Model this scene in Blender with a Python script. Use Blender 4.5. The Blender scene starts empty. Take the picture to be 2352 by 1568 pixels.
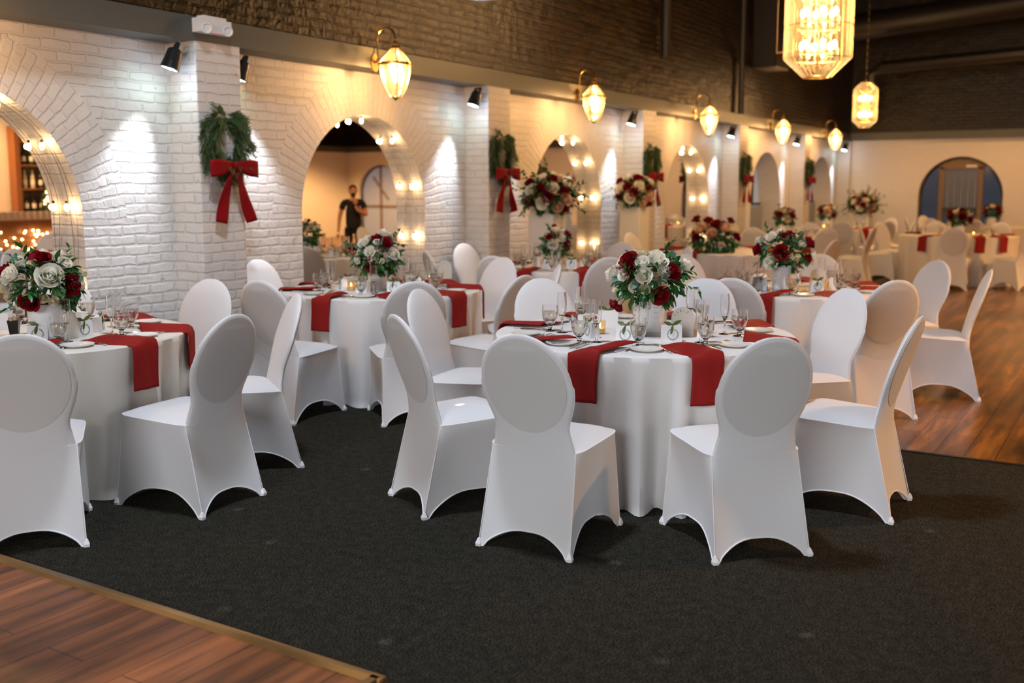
import bpy, bmesh, math, random
from math import sin, cos, pi, radians, sqrt, atan2
from mathutils import Vector, Matrix, Euler
R = random.Random(7)
S = bpy.context.scene
COL = S.collection

# ------------------------------------------------------------------ camera, world, light, exposure
F, CX, PY, HOR, VX, H = 2350.0, 1176.0, 740.0, 430.0, 2640.0, 1.53
TH = math.atan((PY - HOR) / F); PH = math.atan((VX - CX) / (F / cos(TH)))
fwd = Vector((-sin(PH) * cos(TH), cos(PH) * cos(TH), -sin(TH)))
rgt = Vector((cos(PH), sin(PH), 0)); upv = rgt.cross(fwd)
cd = bpy.data.cameras.new('camera'); cam = bpy.data.objects.new('camera', cd); COL.objects.link(cam)
m = Matrix((rgt, upv, -fwd)).transposed().to_4x4(); m.translation = Vector((0, 0, H)); cam.matrix_world = m
cd.sensor_width = 36; cd.lens = 36 * F / 2352; cd.shift_y = -(784 - PY) / 2352
cd.clip_end = 200; cd.dof.use_dof = True; cd.dof.focus_distance = 4.9; cd.dof.aperture_fstop = 1.8
S.camera = cam
S.view_settings.view_transform = 'Standard'; S.view_settings.look = 'None'
S.view_settings.exposure = 0.52; S.view_settings.gamma = 1.0; S.view_settings.use_curve_mapping = False
S.cycles.use_denoising = True; S.cycles.max_bounces = 11; S.cycles.diffuse_bounces = 3; S.cycles.glossy_bounces = 4
S.cycles.transmission_bounces = 10; S.cycles.transparent_max_bounces = 16
S.cycles.sample_clamp_indirect = 4; S.cycles.caustics_reflective = False; S.cycles.caustics_refractive = False
W = bpy.data.worlds.new('world'); S.world = W; W.use_nodes = True
W.node_tree.nodes['Background'].inputs[0].default_value = (0.10, 0.13, 0.2, 1)
W.node_tree.nodes['Background'].inputs[1].default_value = 0.3

def ray(x, y): return fwd + rgt * (x - CX) / F - upv * (y - PY) / F
def onz(x, y, h=0.0):
    r = ray(x, y); t = (h - H) / r.z; return Vector((0, 0, H)) + t * r
def onx(x, y, X):
    r = ray(x, y); return Vector((0, 0, H)) + r * (X / r.x)

def light(kind, name, loc, energy, color, aim=None, size=0.1, **kw):
    d = bpy.data.lights.new(name, kind); d.energy = energy; d.color = color
    if kind == 'AREA': d.shape = 'RECTANGLE'; d.size = size; d.size_y = kw.pop('size_y', size)
    else: d.shadow_soft_size = size
    for k, v in kw.items(): setattr(d, k, v)
    o = bpy.data.objects.new(name, d); COL.objects.link(o); o.location = loc
    if aim is not None: o.rotation_euler = (Vector(aim) - Vector(loc)).to_track_quat('-Z', 'Y').to_euler()
    return o
WARM = (1.0, 0.57, 0.26); HALL = (1.0, 0.50, 0.18); WARM2 = (1.0, 0.60, 0.28); COOL = (0.72, 0.82, 1.0)
# unseen cool fill areas added behind the camera and at right, no windows there
light('AREA', 'back_fill', (-1.2, -4.7, 2.9), 105, (0.92, 0.95, 1.0), (-2.0, 4, 0.2), 4.5, size_y=2.0, spread=radians(110))
light('AREA', 'side_fill', (8.3, 3.5, 2.2), 55, (0.85, 0.92, 1.0), (0, 4, 0.3), 4.5, size_y=2.0, spread=radians(110))
# unseen warm downlights added to fill the hall and warm the right-hand chairs
for p, e in (((2.6, 8.5, 3.6), 650), ((3.4, 17.0, 3.6), 850), ((5.2, 21.5, 3.6), 1250), ((-1.8, 20.5, 4.9), 420)):
    light('SPOT', 'hall_fill', p, e, HALL, (p[0], p[1] + .01, 0), size=0.2, spot_size=radians(142), spot_blend=.35)
# unseen cool spot added above the front tables to brighten seats and cloths
light('SPOT', 'overhead_fill', (-3.0, 3.2, 5.9), 640, (.78, .86, 1.0), (-3.3, 4.8, 0), size=0.3, spot_size=radians(95), spot_blend=.8)

# ------------------------------------------------------------------ mesh helpers
class MB:
    def __init__(s): s.v = []; s.f = []; s.m = []; s.uv = []
    def add(s, vs, fs, mi=0, uv=None):
        o = len(s.v); s.v += [tuple(p) for p in vs]
        s.uv += (uv if uv else [(0, 0)] * len(vs))
        for f in fs: s.f.append(tuple(i + o for i in f)); s.m.append(mi)
    def box(s, c, d, rot=None, mi=0):
        x, y, z = d[0] / 2, d[1] / 2, d[2] / 2
        p = [Vector(q) for q in ((-x, -y, -z), (x, -y, -z), (x, y, -z), (-x, y, -z), (-x, -y, z), (x, -y, z), (x, y, z), (-x, y, z))]
        if rot is not None: p = [rot @ q for q in p]
        c = Vector(c); p = [q + c for q in p]
        s.add(p, [(0, 3, 2, 1), (4, 5, 6, 7), (0, 1, 5, 4), (1, 2, 6, 5), (2, 3, 7, 6), (3, 0, 4, 7)], mi)
    def grid(s, fn, nu, nv, mi=0, closeu=False, uvf=None, flip=False):
        vs = []; uv = []
        for j in range(nv + 1):
            for i in range(nu if closeu else nu + 1):
                vs.append(fn(i / nu, j / nv)); uv.append(uvf(i / nu, j / nv) if uvf else (i / nu, j / nv))
        w = nu if closeu else nu + 1; fs = []
        for j in range(nv):
            for i in range(nu):
                a, b = j * w + i, j * w + (i + 1) % w
                q = (a, b, b + w, a + w); fs.append(q[::-1] if flip else q)
        s.add(vs, fs, mi, uv)
    def lathe(s, prof, n=24, c=(0, 0, 0), mi=0, sx=1, sy=1, cap=True):
        vs = []; fs = []
        for r, z in prof:
            for i in range(n):
                a = 2 * pi * i / n; vs.append((c[0] + r * cos(a) * sx, c[1] + r * sin(a) * sy, c[2] + z))
        for j in range(len(prof) - 1):
            for i in range(n):
                a, b = j * n + i, j * n + (i + 1) % n; fs.append((a, b, b + n, a + n))
        if cap:
            if prof[0][0] > 1e-5: fs.append(tuple(range(n))[::-1])
            if prof[-1][0] > 1e-5: fs.append(tuple((len(prof) - 1) * n + i for i in range(n)))
        s.add(vs, fs, mi)
    def tube(s, path, r, n=6, mi=0, closed=False, cap=True):
        P = [Vector(p) for p in path]; L = len(P); vs = []; fs = []
        prev = None
        for k in range(L):
            if closed: t = P[(k + 1) % L] - P[k - 1]
            else: t = P[min(k + 1, L - 1)] - P[max(k - 1, 0)]
            if t.length < 1e-9: t = Vector((0, 0, 1))
            t.normalize()
            if prev is None:
                u = t.orthogonal().normalized()
            else:
                u = prev - t * prev.dot(t)
                u = u.normalized() if u.length > 1e-6 else t.orthogonal().normalized()
            prev = u; w = t.cross(u)
            rr = r[k] if isinstance(r, (list, tuple)) else r
            for i in range(n):
                a = 2 * pi * i / n; vs.append(P[k] + u * (rr * cos(a)) + w * (rr * sin(a)))
        for k in range(L if closed else L - 1):
            for i in range(n):
                a, b = k * n + i, k * n + (i + 1) % n; c2, d2 = ((k + 1) % L) * n + i, ((k + 1) % L) * n + (i + 1) % n
                fs.append((a, b, d2, c2))
        if cap and not closed:
            fs.append(tuple(range(n))[::-1]); fs.append(tuple((L - 1) * n + i for i in range(n)))
        s.add(vs, fs, mi)
    def ell(s, c, r, n=10, mi=0):
        if not isinstance(r, (tuple, list)): r = (r, r, r)
        m_ = max(4, n // 2)
        s.grid(lambda u, v: (c[0] + r[0] * cos(2 * pi * u) * sin(pi * v), c[1] + r[1] * sin(2 * pi * u) * sin(pi * v), c[2] - r[2] * cos(pi * v)), n, m_, mi, closeu=True)
    def leaf(s, p, d, nr, l, w, mi=0, bend=0.15):
        p = Vector(p); d = Vector(d).normalized(); nr = Vector(nr); side = d.cross(nr)
        side = side.normalized() if side.length > 1e-5 else d.orthogonal().normalized()
        nn = side.cross(d)
        row = []
        for t, k in ((0, .12), (.25, .8), (.5, 1), (.78, .62), (1, .02)):
            q = p + d * (l * t) - nn * (bend * l * t * t)
            row += [q - side * (w / 2 * k) + nn * (w * .12 * k), q, q + side * (w / 2 * k) + nn * (w * .12 * k)]
        fs = []
        for j in range(4):
            a = j * 3; fs += [(a, a + 1, a + 4, a + 3), (a + 1, a + 2, a + 5, a + 4)]
        s.add(row, fs, mi)
    def mesh(s, name, mats, smooth=35):
        me = bpy.data.meshes.new(name); me.from_pydata(s.v, [], s.f)
        if not isinstance(mats, (list, tuple)): mats = [mats]
        for q in mats: me.materials.append(q)
        me.polygons.foreach_set('material_index', s.m)
        uvl = me.uv_layers.new(name='UVMap')
        flat = []
        for l in me.loops: flat += s.uv[l.vertex_index]
        uvl.data.foreach_set('uv', flat)
        me.update()
        if smooth:
            me.polygons.foreach_set('use_smooth', [True] * len(me.polygons)); me.set_sharp_from_angle(angle=radians(smooth))
        return me

def obj(name, mesh, parent=None, loc=(0, 0, 0), rz=0.0):
    o = bpy.data.objects.new(name, mesh); COL.objects.link(o)
    o.location = loc; o.rotation_euler = (0, 0, rz)
    if parent is not None: o.parent = parent
    return o
def B(mb, name, mats, parent=None, loc=(0, 0, 0), rz=0.0, smooth=35): return obj(name, mb.mesh(name, mats, smooth), parent, loc, rz)
def tag(o, label, cat, group=None, kind=None):
    o['label'] = label; o['category'] = cat
    if group: o['group'] = group
    if kind: o['kind'] = kind
    return o
def struct(o): o['kind'] = 'structure'; return o
def thing(name, label, cat, loc=(0, 0, 0), rz=0, group=None):
    o = bpy.data.objects.new(name, None); COL.objects.link(o); o.location = loc; o.rotation_euler = (0, 0, rz)
    o.empty_display_size = .05
    return tag(o, label, cat, group)
def dup(root, loc, rz=0.0, label=None, group=None, scale=None):
    def rec(o, parent):
        c = o.copy(); COL.objects.link(c)
        if parent is not None: c.parent = parent
        for ch in KIDS.get(o.name, []): rec(ch, c)
        return c
    c = rec(root, None); c.location = loc; c.rotation_euler = (0, 0, rz)
    if label: c['label'] = label
    if group: c['group'] = group
    if scale: c.scale = (scale,) * 3
    return c
KIDS = {}
def index(root):
    for o in [root] + list(root.children_recursive): KIDS[o.name] = list(o.children)
    return root

# ------------------------------------------------------------------ materials
def nt(name):
    m = bpy.data.materials.new(name); m.use_nodes = True; t = m.node_tree; t.nodes.clear()
    out = t.nodes.new('ShaderNodeOutputMaterial'); return m, t, out
def N(t, ty, **kw):
    n = t.nodes.new(ty)
    for k, v in kw.items():
        if k.startswith('i_'): n.inputs[k[2:].replace('_', ' ')].default_value = v
        else: setattr(n, k, v)
    return n
def pbsdf(t, color, rough, metal=0.0, spec=0.5, sheen=0.0, trans=0.0, ior=1.45, coat=0.0):
    p = t.nodes.new('ShaderNodeBsdfPrincipled')
    p.inputs['Base Color'].default_value = (*color, 1); p.inputs['Roughness'].default_value = rough
    p.inputs['Metallic'].default_value = metal; p.inputs['Specular IOR Level'].default_value = spec
    p.inputs['Sheen Weight'].default_value = sheen; p.inputs['Transmission Weight'].default_value = trans
    p.inputs['IOR'].default_value = ior; p.inputs['Coat Weight'].default_value = coat
    return p
def noise_bump(t, p, scale, strength, dist=0.01, detail=3):
    tc = N(t, 'ShaderNodeTexCoord'); no = N(t, 'ShaderNodeTexNoise'); no.inputs['Scale'].default_value = scale; no.inputs['Detail'].default_value = detail
    b = N(t, 'ShaderNodeBump'); b.inputs['Strength'].default_value = strength; b.inputs['Distance'].default_value = dist
    t.links.new(tc.outputs['Object'], no.inputs['Vector']); t.links.new(no.outputs['Fac'], b.inputs['Height']); t.links.new(b.outputs[0], p.inputs['Normal'])
    return no
def mat(name, color, rough=0.5, bump=None, vary=None, **kw):
    m, t, out = nt(name); p = pbsdf(t, color, rough, **kw)
    no = noise_bump(t, p, *(bump or (60, 0.05)))
    if vary:
        mx = N(t, 'ShaderNodeMix', data_type='RGBA'); mx.inputs['A'].default_value = (*color, 1); mx.inputs['B'].default_value = (*vary, 1)
        t.links.new(no.outputs['Fac'], mx.inputs['Factor']); t.links.new(mx.outputs['Result'], p.inputs['Base Color'])
    t.links.new(p.outputs[0], out.inputs[0]); return m
def emit(name, color, strength):
    m, t, out = nt(name); e = N(t, 'ShaderNodeEmission'); e.inputs[0].default_value = (*color, 1); e.inputs[1].default_value = strength
    t.links.new(e.outputs[0], out.inputs[0]); return m
def glow(name, color, rough, ecol, es):
    m = mat(name, color, rough, bump=(2, 0.0)); p = [n for n in m.node_tree.nodes if n.type == 'BSDF_PRINCIPLED'][0]
    p.inputs['Emission Color'].default_value = (*ecol, 1); p.inputs['Emission Strength'].default_value = es; return m
def fabric(name, color, transl=0.2, rough=0.8, bump=(700, 0.06), wr=None, sheen=0.0):
    m, t, out = nt(name); p = pbsdf(t, color, rough, spec=0.2, sheen=sheen)
    noise_bump(t, p, bump[0], bump[1], 0.002)
    if wr:
        tc = N(t, 'ShaderNodeTexCoord'); no = N(t, 'ShaderNodeTexNoise'); no.inputs['Scale'].default_value = wr[0]; no.inputs['Detail'].default_value = 2
        mp = N(t, 'ShaderNodeMapping'); mp.inputs['Scale'].default_value = (1, 1, .35)
        b = N(t, 'ShaderNodeBump'); b.inputs['Strength'].default_value = wr[1]; b.inputs['Distance'].default_value = 0.03
        t.links.new(tc.outputs['Object'], mp.inputs[0]); t.links.new(mp.outputs[0], no.inputs['Vector']); t.links.new(no.outputs['Fac'], b.inputs['Height']); t.links.new(b.outputs[0], p.inputs['Normal'])
    tr = N(t, 'ShaderNodeBsdfTranslucent'); tr.inputs[0].default_value = (*color, 1)
    mx = N(t, 'ShaderNodeMixShader'); mx.inputs[0].default_value = transl
    t.links.new(p.outputs[0], mx.inputs[1]); t.links.new(tr.outputs[0], mx.inputs[2]); t.links.new(mx.outputs[0], out.inputs[0]); return m
def thin_glass(name, tint=(1, 1, 1), extra=0.04, rough=0.02, milk=0.0):
    m, t, out = nt(name)
    fr = N(t, 'ShaderNodeLayerWeight'); fr.inputs['Blend'].default_value = .5
    pw = N(t, 'ShaderNodeMath', operation='POWER'); pw.inputs[1].default_value = 3.0
    ad = N(t, 'ShaderNodeMath', operation='MULTIPLY_ADD', use_clamp=True); ad.inputs[1].default_value = .55; ad.inputs[2].default_value = extra
    t.links.new(fr.outputs['Facing'], pw.inputs[0])
    tr = N(t, 'ShaderNodeBsdfTransparent'); tr.inputs[0].default_value = (*tint, 1)
    gl = N(t, 'ShaderNodeBsdfGlossy'); gl.inputs['Roughness'].default_value = rough
    if milk:
        g0 = gl; df = N(t, 'ShaderNodeBsdfTranslucent'); df.inputs[0].default_value = (*tint, 1); d2 = N(t, 'ShaderNodeBsdfDiffuse'); d2.inputs[0].default_value = (*tint, 1); m0 = N(t, 'ShaderNodeMixShader'); m1 = N(t, 'ShaderNodeMixShader'); m1.inputs[0].default_value = milk
        t.links.new(df.outputs[0], m0.inputs[1]); t.links.new(d2.outputs[0], m0.inputs[2]); t.links.new(g0.outputs[0], m1.inputs[1]); t.links.new(m0.outputs[0], m1.inputs[2]); gl = m1
    mx = N(t, 'ShaderNodeMixShader')
    t.links.new(pw.outputs[0], ad.inputs[0]); t.links.new(ad.outputs[0], mx.inputs[0])
    t.links.new(tr.outputs[0], mx.inputs[1]); t.links.new(gl.outputs[0], mx.inputs[2]); t.links.new(mx.outputs[0], out.inputs[0]); return m
def brick(name, c1, c2, mortar, rough, bump=0.8, bw=0.225, bh=0.077, ms=0.011, patches=None, noise_amp=0.012, coat=0.0, dist=0.012):
    m, t, out = nt(name); p = pbsdf(t, c1, rough, spec=0.5 if c1[0] > .3 else 0.42, coat=coat)
    uv = N(t, 'ShaderNodeUVMap'); no = N(t, 'ShaderNodeTexNoise'); no.inputs['Scale'].default_value = 7; no.inputs['Detail'].default_value = 3
    sb = N(t, 'ShaderNodeVectorMath', operation='SUBTRACT'); sb.inputs[1].default_value = (.5, .5, .5)
    sc = N(t, 'ShaderNodeVectorMath', operation='SCALE'); sc.inputs['Scale'].default_value = noise_amp * 2
    ad = N(t, 'ShaderNodeVectorMath', operation='ADD')
    L = t.links.new
    L(uv.outputs[0], no.inputs['Vector']); L(no.outputs['Color'], sb.inputs[0]); L(sb.outputs[0], sc.inputs[0]); L(sc.outputs[0], ad.inputs[0]); L(uv.outputs[0], ad.inputs[1])
    br = N(t, 'ShaderNodeTexBrick'); br.inputs['Scale'].default_value = 1; br.inputs['Brick Width'].default_value = bw; br.inputs['Row Height'].default_value = bh
    br.inputs['Mortar Size'].default_value = ms; br.inputs['Mortar Smooth'].default_value = .45; br.inputs['Bias'].default_value = 0
    br.inputs['Color1'].default_value = (*c1, 1); br.inputs['Color2'].default_value = (*c2, 1); br.inputs['Mortar'].default_value = (*mortar, 1)
    L(ad.outputs[0], br.inputs['Vector'])
    n2 = N(t, 'ShaderNodeTexNoise'); n2.inputs['Scale'].default_value = 28; n2.inputs['Detail'].default_value = 5; L(uv.outputs[0], n2.inputs['Vector'])
    n3 = N(t, 'ShaderNodeTexNoise'); n3.inputs['Scale'].default_value = 6; n3.inputs['Detail'].default_value = 2; L(uv.outputs[0], n3.inputs['Vector'])
    inv = N(t, 'ShaderNodeMath', operation='MULTIPLY_ADD'); inv.inputs[1].default_value = -1.0; inv.inputs[2].default_value = 1.0; L(br.outputs['Fac'], inv.inputs[0])
    h1 = N(t, 'ShaderNodeMath', operation='MULTIPLY_ADD'); h1.inputs[1].default_value = .45; L(n2.outputs['Fac'], h1.inputs[0]); L(inv.outputs[0], h1.inputs[2])
    h2 = N(t, 'ShaderNodeMath', operation='MULTIPLY_ADD'); h2.inputs[1].default_value = .8; L(n3.outputs['Fac'], h2.inputs[0]); L(h1.outputs[0], h2.inputs[2])
    b = N(t, 'ShaderNodeBump'); b.inputs['Strength'].default_value = bump; b.inputs['Distance'].default_value = dist
    L(h2.outputs[0], b.inputs['Height']); L(b.outputs[0], p.inputs['Normal'])
    if patches:
        mx = N(t, 'ShaderNodeMix', data_type='RGBA'); cr = N(t, 'ShaderNodeMapRange'); cr.inputs['From Min'].default_value = patches[1]; cr.inputs['From Max'].default_value = patches[1] + .04
        n4 = N(t, 'ShaderNodeTexNoise'); n4.inputs['Scale'].default_value = patches[2]; n4.inputs['Detail'].default_value = 4; L(uv.outputs[0], n4.inputs['Vector'])
        L(n4.outputs['Fac'], cr.inputs['Value']); L(cr.outputs[0], mx.inputs['Factor']); L(br.outputs['Color'], mx.inputs['A']); mx.inputs['B'].default_value = (*patches[0], 1)
        L(mx.outputs['Result'], p.inputs['Base Color'])
    else: L(br.outputs['Color'], p.inputs['Base Color'])
    L(p.outputs[0], out.inputs[0]); return m
def planks(name, c1, c2, rough, pw=0.16, pl=1.2):
    m, t, out = nt(name); p = pbsdf(t, c1, rough); L = t.links.new
    tc = N(t, 'ShaderNodeUVMap'); br = N(t, 'ShaderNodeTexBrick'); br.offset = .37
    for k, v in (('Scale', 1), ('Brick Width', pl), ('Row Height', pw), ('Mortar Size', .0022), ('Bias', -.1)): br.inputs[k].default_value = v
    br.inputs['Color1'].default_value = (*c1, 1); br.inputs['Color2'].default_value = (*c2, 1); br.inputs['Mortar'].default_value = (.02, .008, .004, 1)
    L(tc.outputs[0], br.inputs['Vector'])
    mp = N(t, 'ShaderNodeMapping'); mp.inputs['Scale'].default_value = (.9, 9, 1); no = N(t, 'ShaderNodeTexNoise'); no.inputs['Scale'].default_value = 1.6; no.inputs['Detail'].default_value = 6
    L(tc.outputs[0], mp.inputs[0]); L(mp.outputs[0], no.inputs['Vector'])
    mp2 = N(t, 'ShaderNodeMapping'); mp2.inputs['Scale'].default_value = (.6, 2.6, 1); n2 = N(t, 'ShaderNodeTexNoise'); n2.inputs['Scale'].default_value = 1.3; n2.inputs['Detail'].default_value = 2
    L(tc.outputs[0], mp2.inputs[0]); L(mp2.outputs[0], n2.inputs['Vector'])
    cr = N(t, 'ShaderNodeMapRange'); cr.inputs['From Min'].default_value = .35; cr.inputs['From Max'].default_value = .65; cr.inputs['To Min'].default_value = .45; cr.inputs['To Max'].default_value = 1.35
    L(no.outputs['Fac'], cr.inputs['Value'])
    cr2 = N(t, 'ShaderNodeMapRange'); cr2.inputs['From Min'].default_value = .35; cr2.inputs['From Max'].default_value = .6; cr2.inputs['To Min'].default_value = .4; cr2.inputs['To Max'].default_value = 1.15
    L(n2.outputs['Fac'], cr2.inputs['Value'])
    ml = N(t, 'ShaderNodeMath', operation='MULTIPLY'); L(cr.outputs[0], ml.inputs[0]); L(cr2.outputs[0], ml.inputs[1])
    vm = N(t, 'ShaderNodeVectorMath', operation='SCALE'); L(br.outputs['Color'], vm.inputs[0]); L(ml.outputs[0], vm.inputs['Scale'])
    L(vm.outputs[0], p.inputs['Base Color'])
    b = N(t, 'ShaderNodeBump'); b.inputs['Strength'].default_value = .15; b.inputs['Distance'].default_value = .002; L(no.outputs['Fac'], b.inputs['Height']); L(b.outputs[0], p.inputs['Normal'])
    L(p.outputs[0], out.inputs[0]); return m
def carpet(name):
    m, t, out = nt(name); p = pbsdf(t, (.03, .03, .025), .95, spec=.05); L = t.links.new
    tc = N(t, 'ShaderNodeTexCoord'); mp = N(t, 'ShaderNodeMapping'); mp.inputs['Scale'].default_value = (1, 1.6, 1); no = N(t, 'ShaderNodeTexNoise'); no.inputs['Scale'].default_value = 120; no.inputs['Detail'].default_value = 6; no.inputs['Roughness'].default_value = .75
    L(tc.outputs['Object'], mp.inputs[0]); L(mp.outputs[0], no.inputs['Vector'])
    r = N(t, 'ShaderNodeValToRGB'); e = r.color_ramp.elements; e[0].position = .45; e[0].color = (.004, .0045, .004, 1); e[1].position = .575; e[1].color = (.056, .050, .036, 1)
    L(no.outputs['Fac'], r.inputs[0])
    n2 = N(t, 'ShaderNodeTexNoise'); n2.inputs['Scale'].default_value = 22; n2.inputs['Detail'].default_value = 3; L(tc.outputs['Object'], n2.inputs['Vector'])
    cr = N(t, 'ShaderNodeMapRange'); cr.inputs['From Min'].default_value = .3; cr.inputs['From Max'].default_value = .7; cr.inputs['To Min'].default_value = .75; cr.inputs['To Max'].default_value = 1.3; L(n2.outputs['Fac'], cr.inputs['Value'])
    vm = N(t, 'ShaderNodeVectorMath', operation='SCALE'); L(r.outputs[0], vm.inputs[0]); L(cr.outputs[0], vm.inputs['Scale']); L(vm.outputs[0], p.inputs['Base Color'])
    b = N(t, 'ShaderNodeBump'); b.inputs['Strength'].default_value = .6; b.inputs['Distance'].default_value = .004; L(no.outputs['Fac'], b.inputs['Height']); L(b.outputs[0], p.inputs['Normal'])
    L(p.outputs[0], out.inputs[0]); return m

M = dict(
    wbrick=brick('white_painted_brick', (.70, .665, .62), (.655, .625, .585), (.64, .61, .575), .45, bump=.62, patches=((.50, .40, .30), .69, 9), dist=.016, noise_amp=.018, bh=.074),
    wplain=brick('smooth_painted_wall', (.78, .76, .72), (.76, .74, .70), (.74, .72, .68), .55, bump=.2),
    dbrick=brick('dark_lacquered_brick', (.027, .016, .007), (.008, .005, .0025), (.004, .003, .002), .30, bump=1.0, noise_amp=.014, dist=.022, patches=((.010, .007, .004), .57, 1.6)),
    beam=mat('grey_green_beam_paint', (.085, .090, .080), .42), black=mat('black_paint', (.012, .011, .011), .5), duct=mat('dark_duct', (.016, .013, .011), .45),
    carpet=carpet('speckled_dark_carpet'), wood=planks('red_brown_laminate', (.27, .088, .028), (.20, .062, .020), .42, pw=.19), dance=planks('dance_floor_laminate', (.27, .105, .014), (.15, .055, .008), .27),
    oak=planks('oak_strip', (.30, .15, .045), (.22, .10, .03), .35, pw=.5, pl=3), ceil=mat('dark_ceiling', (.007, .006, .005), .8),
    cover=fabric('white_stretch_fabric', (.83, .82, .82), .16), pad=fabric('grey_pad_fabric', (.64, .615, .60), .0), crescent=fabric('cover_over_handle_slot', (.72, .70, .69), .1),  # pad fabric is greyer because a grey pad lies beneath
    seam=fabric('seam_fabric', (.90, .89, .90), .0), cloth=fabric('white_tablecloth', (.84, .82, .80), .12, wr=(5, .6)), cream=fabric('ivory_tablecloth', (.82, .77, .69), .12, wr=(5, .6)),
    napkin=fabric('rust_red_napkin', (.27, .012, .010), .05, rough=.7, wr=(9, .25)), glass=thin_glass('clear_glass'), water=thin_glass('water', (1, .97, .90), .22, .03, .65),
    solidglass=mat('clear_glass_solid', (1, 1, 1), .0, bump=(1, 0.0), trans=1.0, ior=1.5), h2o=mat('drinking_water', (1, .99, .97), .0, bump=(1, 0.0), trans=1.0, ior=1.33),
    crystal=thin_glass('crystal_rod', (1.0, .92, .76), .07, .12, .5), lglass=thin_glass('lantern_glass', (1, .91, .74), .10, .1, .55),
    vase=mat('white_vase', (.90, .90, .90), .25), chrome=mat('polished_steel', (.75, .73, .70), .18, metal=1), mirror=mat('mirror_silver', (.88, .87, .85), .01, bump=(1, 0.0), metal=1),
    plate=mat('ivory_china', (.80, .76, .70), .18), card=mat('beige_card', (.74, .66, .57), .6), box=mat('white_card', (.84, .83, .83), .6), ink=mat('dark_ink', (.05, .05, .06), .6),
    olive=mat('olive_satin_ribbon', (.10, .13, .03), .35), gleaf=mat('printed_green', (.16, .20, .09), .6),
    leaf=mat('glossy_leaf', (.012, .085, .018), .35, vary=(.04, .16, .03), bump=(30, .1)), euc=mat('eucalyptus_leaf', (.09, .19, .14), .5, vary=(.04, .11, .07), bump=(30, .1)), fern=mat('fern_leaf', (.02, .10, .02), .5, vary=(.06, .17, .03), bump=(30, .1)),
    wrose=fabric('white_petal', (.96, .92, .80), .38, .6, (60, .05)), crose=fabric('cream_petal', (.90, .83, .62), .35, .6, (60, .05)), prose=fabric('peach_petal', (.80, .56, .38), .3, .6, (60, .05)), rrose=fabric('crimson_petal', (.22, .003, .009), .12, .6, (60, .05)),
    breath=mat('small_white_blossom', (.85, .83, .78), .7), stem=mat('green_stem', (.05, .10, .02), .6),
    cedar=mat('cedar_needle', (.018, .050, .018), .6, vary=(.07, .12, .03), bump=(25, .1)), velvet=mat('red_velvet', (.22, .002, .005), .7, bump=(300, .1), sheen=.0, spec=.15),
    brass=mat('brass', (.62, .38, .12), .25, metal=1), bulb=emit('warm_bulb', (1, .66, .30), 14), hot=emit('hot_bulb', (1, .70, .36), 40), lbulb=emit('lantern_bulb', (1, .72, .38), 26), led=emit('led_lens', (.55, .95, .80), 14), ledb=emit('led_lens_blue', (.45, .50, 1.0), 14), fairy=emit('fairy_bulb', (1, .60, .22), 22),
    red=emit('red_indicator', (1, .05, .03), 2), whitep=mat('white_plastic', (.80, .78, .74), .35), wire=mat('black_wire', (.02, .015, .01), .5), blackm=mat('black_metal', (.012, .014, .015), .3), pedestal=mat('white_pedestal', (.82, .79, .74), .5),
    dusk=glow('dusk_window_glass', (.30, .34, .40), .3, (.50, .56, .64), .14), nightglass=glow('evening_window_glass', (.03, .05, .09), .08, (.12, .18, .32), .07), blueg=glow('grey_window_panel', (.22, .24, .25), .4, (.42, .47, .53), .24), drape=fabric('grey_blue_drape', (.30, .33, .38), .1), frame=mat('tan_frame', (.20, .13, .06), .45), dframe=mat('dark_frame', (.05, .035, .02), .5),
    skin=mat('skin', (.62, .28, .16), .5), hair=mat('dark_hair', (.02, .012, .008), .7), tee=mat('black_tee', (.008, .008, .010), .8), jeans=mat('black_trousers', (.010, .010, .012), .8), shoe=mat('dark_shoe', (.02, .015, .012), .5),
    barwood=mat('brown_bar_wood', (.22, .085, .03), .4), bottleg=mat('green_bottle', (.01, .04, .015), .12), bottleb=mat('dark_bottle', (.012, .008, .008), .12), bottlew=mat('pale_bottle', (.45, .42, .34), .2), label=mat('bottle_label', (.75, .72, .66), .6), cup=mat('paper_cup', (.70, .66, .60), .6),
)

# ------------------------------------------------------------------ setting
XW, XB, XM = -6.30, -6.0, -6.48      # wall face, pillar/beam face, mirror face
ZB, ZT = 2.59, 2.765                 # beam bottom and top
ARCH = [3.62, 7.60, 11.58, 15.58, 19.55, 23.45]
PIL = [5.53 + 3.93 * i for i in range(5)] + [25.0]
ARAD, SPR, SILL = .90, 1.30, .10
YF = 24.9; XR = 8.5; YB = -5.0; ZC = 6.4

def floor_rect(name, x0, x1, y0, y1, m_, z=0.0, uvs='xy'):
    b = MB()
    uvq = [(x, y) if uvs == 'xy' else (y, x) for x, y in ((x0, y0), (x1, y0), (x1, y1), (x0, y1))]
    b.add([(x0, y0, z), (x1, y0, z), (x1, y1, z), (x0, y1, z), (x0, y0, z - .1), (x1, y0, z - .1), (x1, y1, z - .1), (x0, y1, z - .1)], [(0, 1, 2, 3), (7, 6, 5, 4), (0, 4, 5, 1), (1, 5, 6, 2), (2, 6, 7, 3), (3, 7, 4, 0)], 0, uvq + uvq)
    return struct(B(b, name, m_, smooth=0))
XE = -1.96; YE = 2.36; YD = 6.18; XD = -3.75
floor_rect('floor', XE, XR, YB, YD, M['carpet']); floor_rect('floor', XM - .2, XE, YE, YD, M['carpet']); floor_rect('floor', XM - .2, XD, YD, YF + .3, M['carpet'])
floor_rect('floor', XM - .2, XE, YB, YE, M['wood'], uvs='rot'); floor_rect('floor', XD, XR, YD, YF + .3, M['dance'], uvs='rot')
b = MB()
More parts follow.
